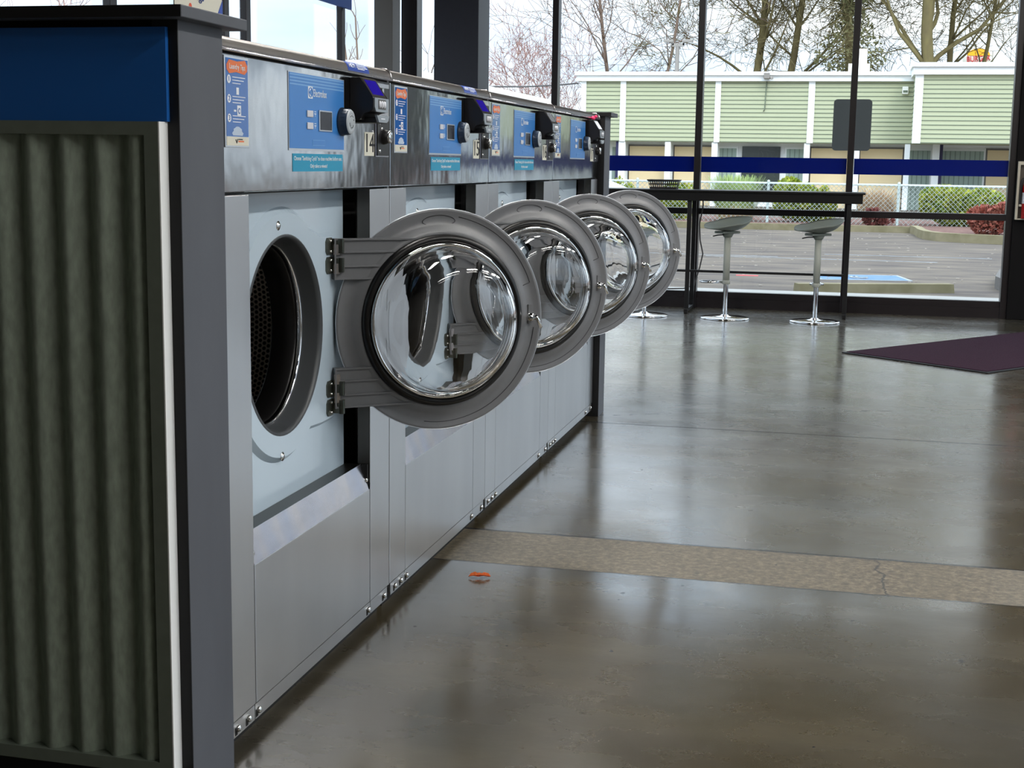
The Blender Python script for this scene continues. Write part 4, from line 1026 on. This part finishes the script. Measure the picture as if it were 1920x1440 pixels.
N(trim_white).box(xR - .02, bx(1729, 200, BY - 2), -2.05, -2.0, zs, zf + .1).box(xR - .03, xR + .02, -2.0, -1.8, zs, zf + .1).build('trim_board', t)
# ground floor, set back
RY = .7
gzf = -.3
N(trim_white).box(xL, xE, RY + .1, RY + .3, gzf, zs).build('ground_floor_wall', t)
for u0, u1 in ((1161.5, 1174), (1249, 1259.5), (1337, 1348), (1511, 1522), (1604, 1616), (1701, 1711), (1754, 1767)):
    yy = 0 if u0 < 1700 else -.02
    N(trim_white).box(bx(u0), bx(u1), yy + .02, yy + .3, gzf, zs).build('pillar', t)
for u0, u1 in ((1177, 1247), (1263, 1335), (1524, 1602), (1618, 1699), (1861, 1935)):
    f = N(dark_metal).box(bx(u0) - .05, bx(u1) + .05, RY + .03, RY + .1, gzf, zs - .10).build('garage_panel_frame', t)
    N(beige).box(bx(u0), bx(u1), RY, RY + .05, gzf, zs - .16).build('garage_panel', f)
for u0, u1 in ((1144, 1157), (1349, 1381), (1477, 1511), (1712, 1752), (1774, 1854)):
    f = N(trim_white).box(bx(u0) - .06, bx(u1) + .06, RY + .03, RY + .1, gzf, zs - .14).build('window', t)
    b = N(curtain).box(bx(u0), bx(u1), RY, RY + .04, gzf, zs - .2).m(curtain_fold_shade); x = bx(u0) + .1
    while x < bx(u1) - .05: b.box(x, x + .03, RY - .012, RY, gzf, zs - .2); x += .16
    b.build('curtain', f)
N(dark_glass).box(bx(1392), bx(1465), RY, RY + .05, .1, zs - .12).build('dark_window', t)
for u in (1159, 1770): N(navy_post).box(bx(u) - .06, bx(u) + .06, .1, .22, gzf, zs).build('navy_post', t)
# fixtures on the wall
f = N(lamp_grey).box(bx(1431), bx(1442), -.42, -.16, bz(149), bz(137.5), .02).cyl((bx(1443), -.3, bz(146)), (bx(1447), -.4, bz(148)), .05, 10).build('flood_light', t)
N(siding_line).tube([(bx(1436), -.03, bz(150)), (bx(1434), -.03, bz(205)), (bx(1432), -.03, bz(209))], .018, 6).build('conduit', f)
f = N(roof_white).box(bx(1690), bx(1701.5), -.14, 0, bz(176), bz(162), .02).build('wall_light', t)
N(siding_line).box(bx(1691.5), bx(1700), -.15, -.14, bz(173), bz(169)).build('louvre', f)
N(roof_grey).box(bx(1676), bx(1712), 3, 5, zt_, zt_ + .22).build('roof_vent', t)
N(roof_white).box(bx(1586), bx(1628), 2.5, 5, zt_, zt_ + .45).box(bx(1594), bx(1622), 3, 4.5, zt_ + .45, zt_ + 1.0).build('roof_unit', t)

# ---------------- street light and pole sign
SY = 58
t = thing('street_light', 'double armed parking lot light behind the green building', 'street light', (at(1270, 100, SY).x, SY, 0)); X_ = t.location.x
zt2 = at(1270, 85, SY).z
N(lamp_grey).cyl((0, 0, GZ), (0, 0, zt2), .10, 10, .08).build('pole', t)
def sx(u): return at(u, 80, SY).x - X_
N(lamp_grey).box(sx(1261), sx(1283), -.06, .06, zt2 - .05, zt2 + .08).box(sx(1261), sx(1263.5), -.06, .06, zt2, zt2 + .2).box(sx(1280.5), sx(1283), -.06, .06, zt2, zt2 + .2).build('arm', t)
for u0, u1 in ((1245, 1263), (1280, 1299)): N(lamp_grey).box(sx(u0), sx(u1), -.18, .18, zt2 + .12, zt2 + .22, .02).build('lamp_head', t)
QY = 90
c = at(1834, 111, QY); t = thing('pole_sign', 'round cream restaurant pole sign with red lettering between orange buns, far behind the roof', 'sign', (c.x, QY, 0)); R_ = 26 * QY / F_PX
N(cream_print).lathe([(0, -.15), (R_, -.15), (R_, .15), (0, .15)], (0, 0, c.z), (0, -1, 0), 48).build('panel', t)
def bun(sign):
    pts = [(R_ * .74 * math.cos(a), -.16, c.z + sign * (R_ * .22 + R_ * .48 * math.sin(a))) for a in [PI * i / 20 for i in range(21)]]
    return N(mat('bun_orange', S(250, 176, 30), .5)).prism(pts, (0, -.02, 0))
bun(1).build('bun', t); bun(-1).build('bun', t)
b = N(mat('sign_red', S(206, 40, 48), .5))
def TS(x, z, rot=0): return Matrix.Translation((x, -.17, z)) @ Matrix.Rotation(-rot, 4, 'Y') @ Matrix(((1, 0, 0, 0), (0, 0, -1, 0), (0, 1, 0, 0), (0, 0, 0, 1)))
b.text('BURGER', R_ * .50, TS(0, c.z + .02 * R_, .07), .03, width=R_ * 1.5).text('KING', R_ * .50, TS(0, c.z - .34 * R_, .07), .03, width=R_ * 1.1); b.build('lettering', t)
N(lamp_grey).cyl((0, .1, GZ), (0, .1, c.z - R_ * .95), .22, 12).build('pole', t)

# ---------------- trees
def tree(name, lab, u, vbase, Y, trunk_len, r0, stems, seed, material, levels=5, side=9, kids=3, spread=.75, minr=.012, branch=.5, first=.38, up=.12):
    rnd = random.Random(seed); b = N(material); base = at(u, vbase, Y)
    def grow(p, d, ln, r, lv):
        top_ = lv == levels; n = 9 if top_ else 5 if lv > 2 else 3; pts = [p]; rs = [r]; dirs = [d]; q = p.copy(); dd = d.copy()
        for i in range(n):
            wob = .05 if top_ else .2
            dd = (dd + Vector((rnd.gauss(0, 1), rnd.gauss(0, 1), rnd.gauss(0, .8))) * wob + Vector((0, 0, up * .35))).normalized()
            q = q + dd * ln / n; pts.append(q.copy()); dirs.append(dd.copy()); rs.append(max(minr * .75, r * (1 - (.45 if top_ else .62) * (i + 1) / n)))
        b.tube(pts, rs, 8 if top_ else 5 if lv > 2 else 3)
        if lv <= 0: return
        spots = [n] + ([max(1, min(n, round(n * (first + (1 - first) * (k + rnd.random()) / side)))) for k in range(side)] if top_ else [rnd.randint(1, n) for _ in range(kids)])
        for si, s_ in enumerate(spots):
            dd = dirs[s_]; ax = dd.orthogonal().normalized(); a = rnd.uniform(0, 2 * PI); sd = ax * math.cos(a) + dd.cross(ax) * math.sin(a)
            sp_ = spread * (rnd.uniform(.15, .4) if si == 0 else rnd.uniform(.8, 1.7))
            nd = (dd + sd * sp_ + Vector((0, 0, up))).normalized()
            k = (branch if top_ else .66) * rnd.uniform(.75, 1.15)
            grow(pts[s_], nd, ln * k, max(minr, rs[s_] * (.8 if si == 0 else rnd.uniform(.32, .5))), lv - 1)
    for (dx, ang, kr) in stems:
        grow(Vector((dx, 0, GZ)), Vector((math.sin(ang), rnd.uniform(-.06, .06), math.cos(ang))).normalized(), trunk_len, r0 * kr, levels)
    o = b.build(name); o.location = (base.x, Y, 0)
    return tag(o, lab, 'tree')
tree('bare_tree', 'slender bare tree left of the street light', 1182, 132, 60, 8.5, .11, ((0, -.06, 1), (.2, .30, .85)), 11, bark_light, 4, 9, 3, .8, .012, .5, .5)
tree('bare_tree', 'large twin-trunked bare tree in the middle behind the roof', 1428, 130, 62, 11, .21, ((-.25, -.02, 1), (.55, .12, .95)), 22, bark, 5, 13, 4, .85, .012, .40, .42)
tree('bare_tree', 'thick-trunked bare tree left of the round pole sign', 1744, 124, 60, 12, .30, ((0, .01, 1),), 35, bark, 5, 15, 4, .9, .012, .44, .40)
tree('bare_tree', 'leaning bare tree between the thick trunk and the round pole sign', 1772, 124, 63, 10, .16, ((0, .10, 1), (.3, .26, .7)), 44, bark, 4, 10, 3, .8, .013, .48, .45)
tree('bare_tree', 'hazy reddish bare tree at the left corner of the green building', 1062, 190, 66, 4.2, .10, ((0, -.1, 1), (.5, .2, .8), (-.6, -.3, .7)), 55, bark_red, 4, 7, 3, .8, .012, .55, .4)
tree('bare_tree', 'faint bare tree just left of the navy column', 794, 140, 55, 4.6, .07, ((0, .1, 1), (.3, .3, .7)), 66, bark_light, 2, 6, 2, .5, .012, .3, .5)
tree('sapling', 'thin bare sapling with crossed stems above machine 14', 676, 115, 30, 4.5, .035, ((-.16, .03, 1), (.16, -.05, 1)), 77, bark_light, 1, 12, 2, .6, .008, .10, .5)
tree('bare_tree', 'faint bare treetop at the upper left above the blue board', 105, 20, 45, 6.3, .10, ((0, 0, 1), (.3, .2, .8), (-.4, -.15, .8)), 88, bark_red, 2, 7, 3, .7, .012, .16, .75)
# ivy-clad conifer
tb = at(1593, 130, 61); rnd = random.Random(3); t = thing('ivy_tree', 'dark ivy-clad tree half hidden behind the window mullion', 'tree', (tb.x, 61, 0))
trunk = N(bark).tube([(0, 0, GZ), (.1, 0, 4), (-.2, 0, 8), (.1, 0, 12)], [.22, .2, .16, .08], 8)
for _ in range(70):
    z = rnd.uniform(4, 10); a = rnd.uniform(0, 2 * PI); l_ = rnd.uniform(.8, 2.0)
    trunk.tube([(0, 0, z), (l_ * .5 * math.cos(a), l_ * .5 * math.sin(a), z + .15), (l_ * math.cos(a), l_ * math.sin(a), z - .3)], [.05, .03, .012], 4)
trunk.build('trunk', t)
b = N(leaf_dark)
for _ in range(3600):
    z = rnd.uniform(3.6, 11); prof = .45 + 1.0 * abs(math.sin(z * 1.15 + .4)) * (1.2 if z < 6.5 else .8); a = rnd.uniform(0, 2 * PI); r = prof * math.sqrt(rnd.random())
    p = Vector((r * math.cos(a), r * math.sin(a), z - .35 * r)); d = Vector((rnd.gauss(0, 1), rnd.gauss(0, 1), rnd.gauss(0, 1))).normalized(); s_ = d.orthogonal().normalized(); l_ = rnd.uniform(.06, .15)
    b.face([p - s_ * l_ * .4, p + d * l_, p + s_ * l_ * .4, p - d * l_])
b.build('foliage', t)

# ---------------- left side: pale long building, grey roof, wire
t = thing('pale_building', 'long pale building with a white roof edge left of the green building', 'building', (-10, 30, 0))
N(cream_print).box(-6, 0, -1.5, 16, GZ, 2.95).build('wall', t)
N(roof_white).box(-6.2, .25, -1.8, 16.3, 2.95, 3.30).build('roof', t)
t = thing('grey_roofed_building', 'grey sloping roof of a building at the upper left corner', 'building', (at(-60, 20, 26).x, 26, 0))
zz = at(0, 24, 26).z
N(wall_grey).box(-3.5, 1.6, 0, 5, GZ, zz - .5).build('wall', t)
N(roof_grey).prism([(-4.2, -.3, zz - .5), (2.0, -.3, zz - .5), (.6, -.3, zz + .14), (-4.2, -.3, zz + .42)], (0, 5.6, 0)).build('roof', t)
tag(N(cord_mat).tube([(at(u, v, 48).x, 48, at(u, v, 48).z) for u, v in ((600, 168), (800, 166), (930, 162.5), (985, 162.5), (1040, 160), (1085, 156))], .025, 6).build('utility_wire'), 'thin utility wire across the sky left of the green building', 'wire')

# ---------------- parked car, only its front window corner shows
cc = at(1142, 350, 29); t = thing('parked_car', 'silver car mostly hidden behind the end post and doors', 'car', (cc.x - 1.58, 29.3, GZ))
sec = [(-2.1, .35), (-2.15, .75), (-1.95, .92), (-1.1, .98), (-.55, 1.42), (.75, 1.44), (1.45, .98), (2.05, .84), (2.15, .55), (2.1, .32)]
b = N(car_paint).prism([(x, -.82, z) for x, z in sec], (0, 1.64, 0)); bmesh.ops.bevel(b.bm, geom=b.bm.edges[:], offset=.06, segments=3, affect='EDGES', profile=.5)
for f in b.bm.faces: f.smooth = True
b.build('body', t)
N(dark_glass).prism([(-.98, -.826, 1.0), (-.50, -.826, 1.36), (.12, -.826, 1.38), (.12, -.826, 1.0)], (0, 1.652, 0)).prism([(.18, -.826, 1.0), (.18, -.826, 1.38), (.70, -.826, 1.37), (1.28, -.826, 1.0)], (0, 1.652, 0)).prism([(.86, -.70, 1.405), (1.40, -.70, 1.035), (1.43, -.70, 1.05), (.88, -.70, 1.43)], (0, 1.4, 0)).build('window', t)
for x in (-1.3, 1.35):
    for y in (-.80, .62):
        w_ = N(rubber).lathe([(0, 0), (.31, 0), (.32, .03), (.32, .17), (.31, .2), (0, .2)], (x, y - .02, .32), (0, 1, 0), 28).build('wheel', t)
        N(alum).lathe([(0, -.005), (.2, -.005), (.21, .01)], (x, y - .02 if y < 0 else y + .19, .32), (0, 1, 0), 20).build('hub_cap', w_)
bpy.context.view_layer.update()
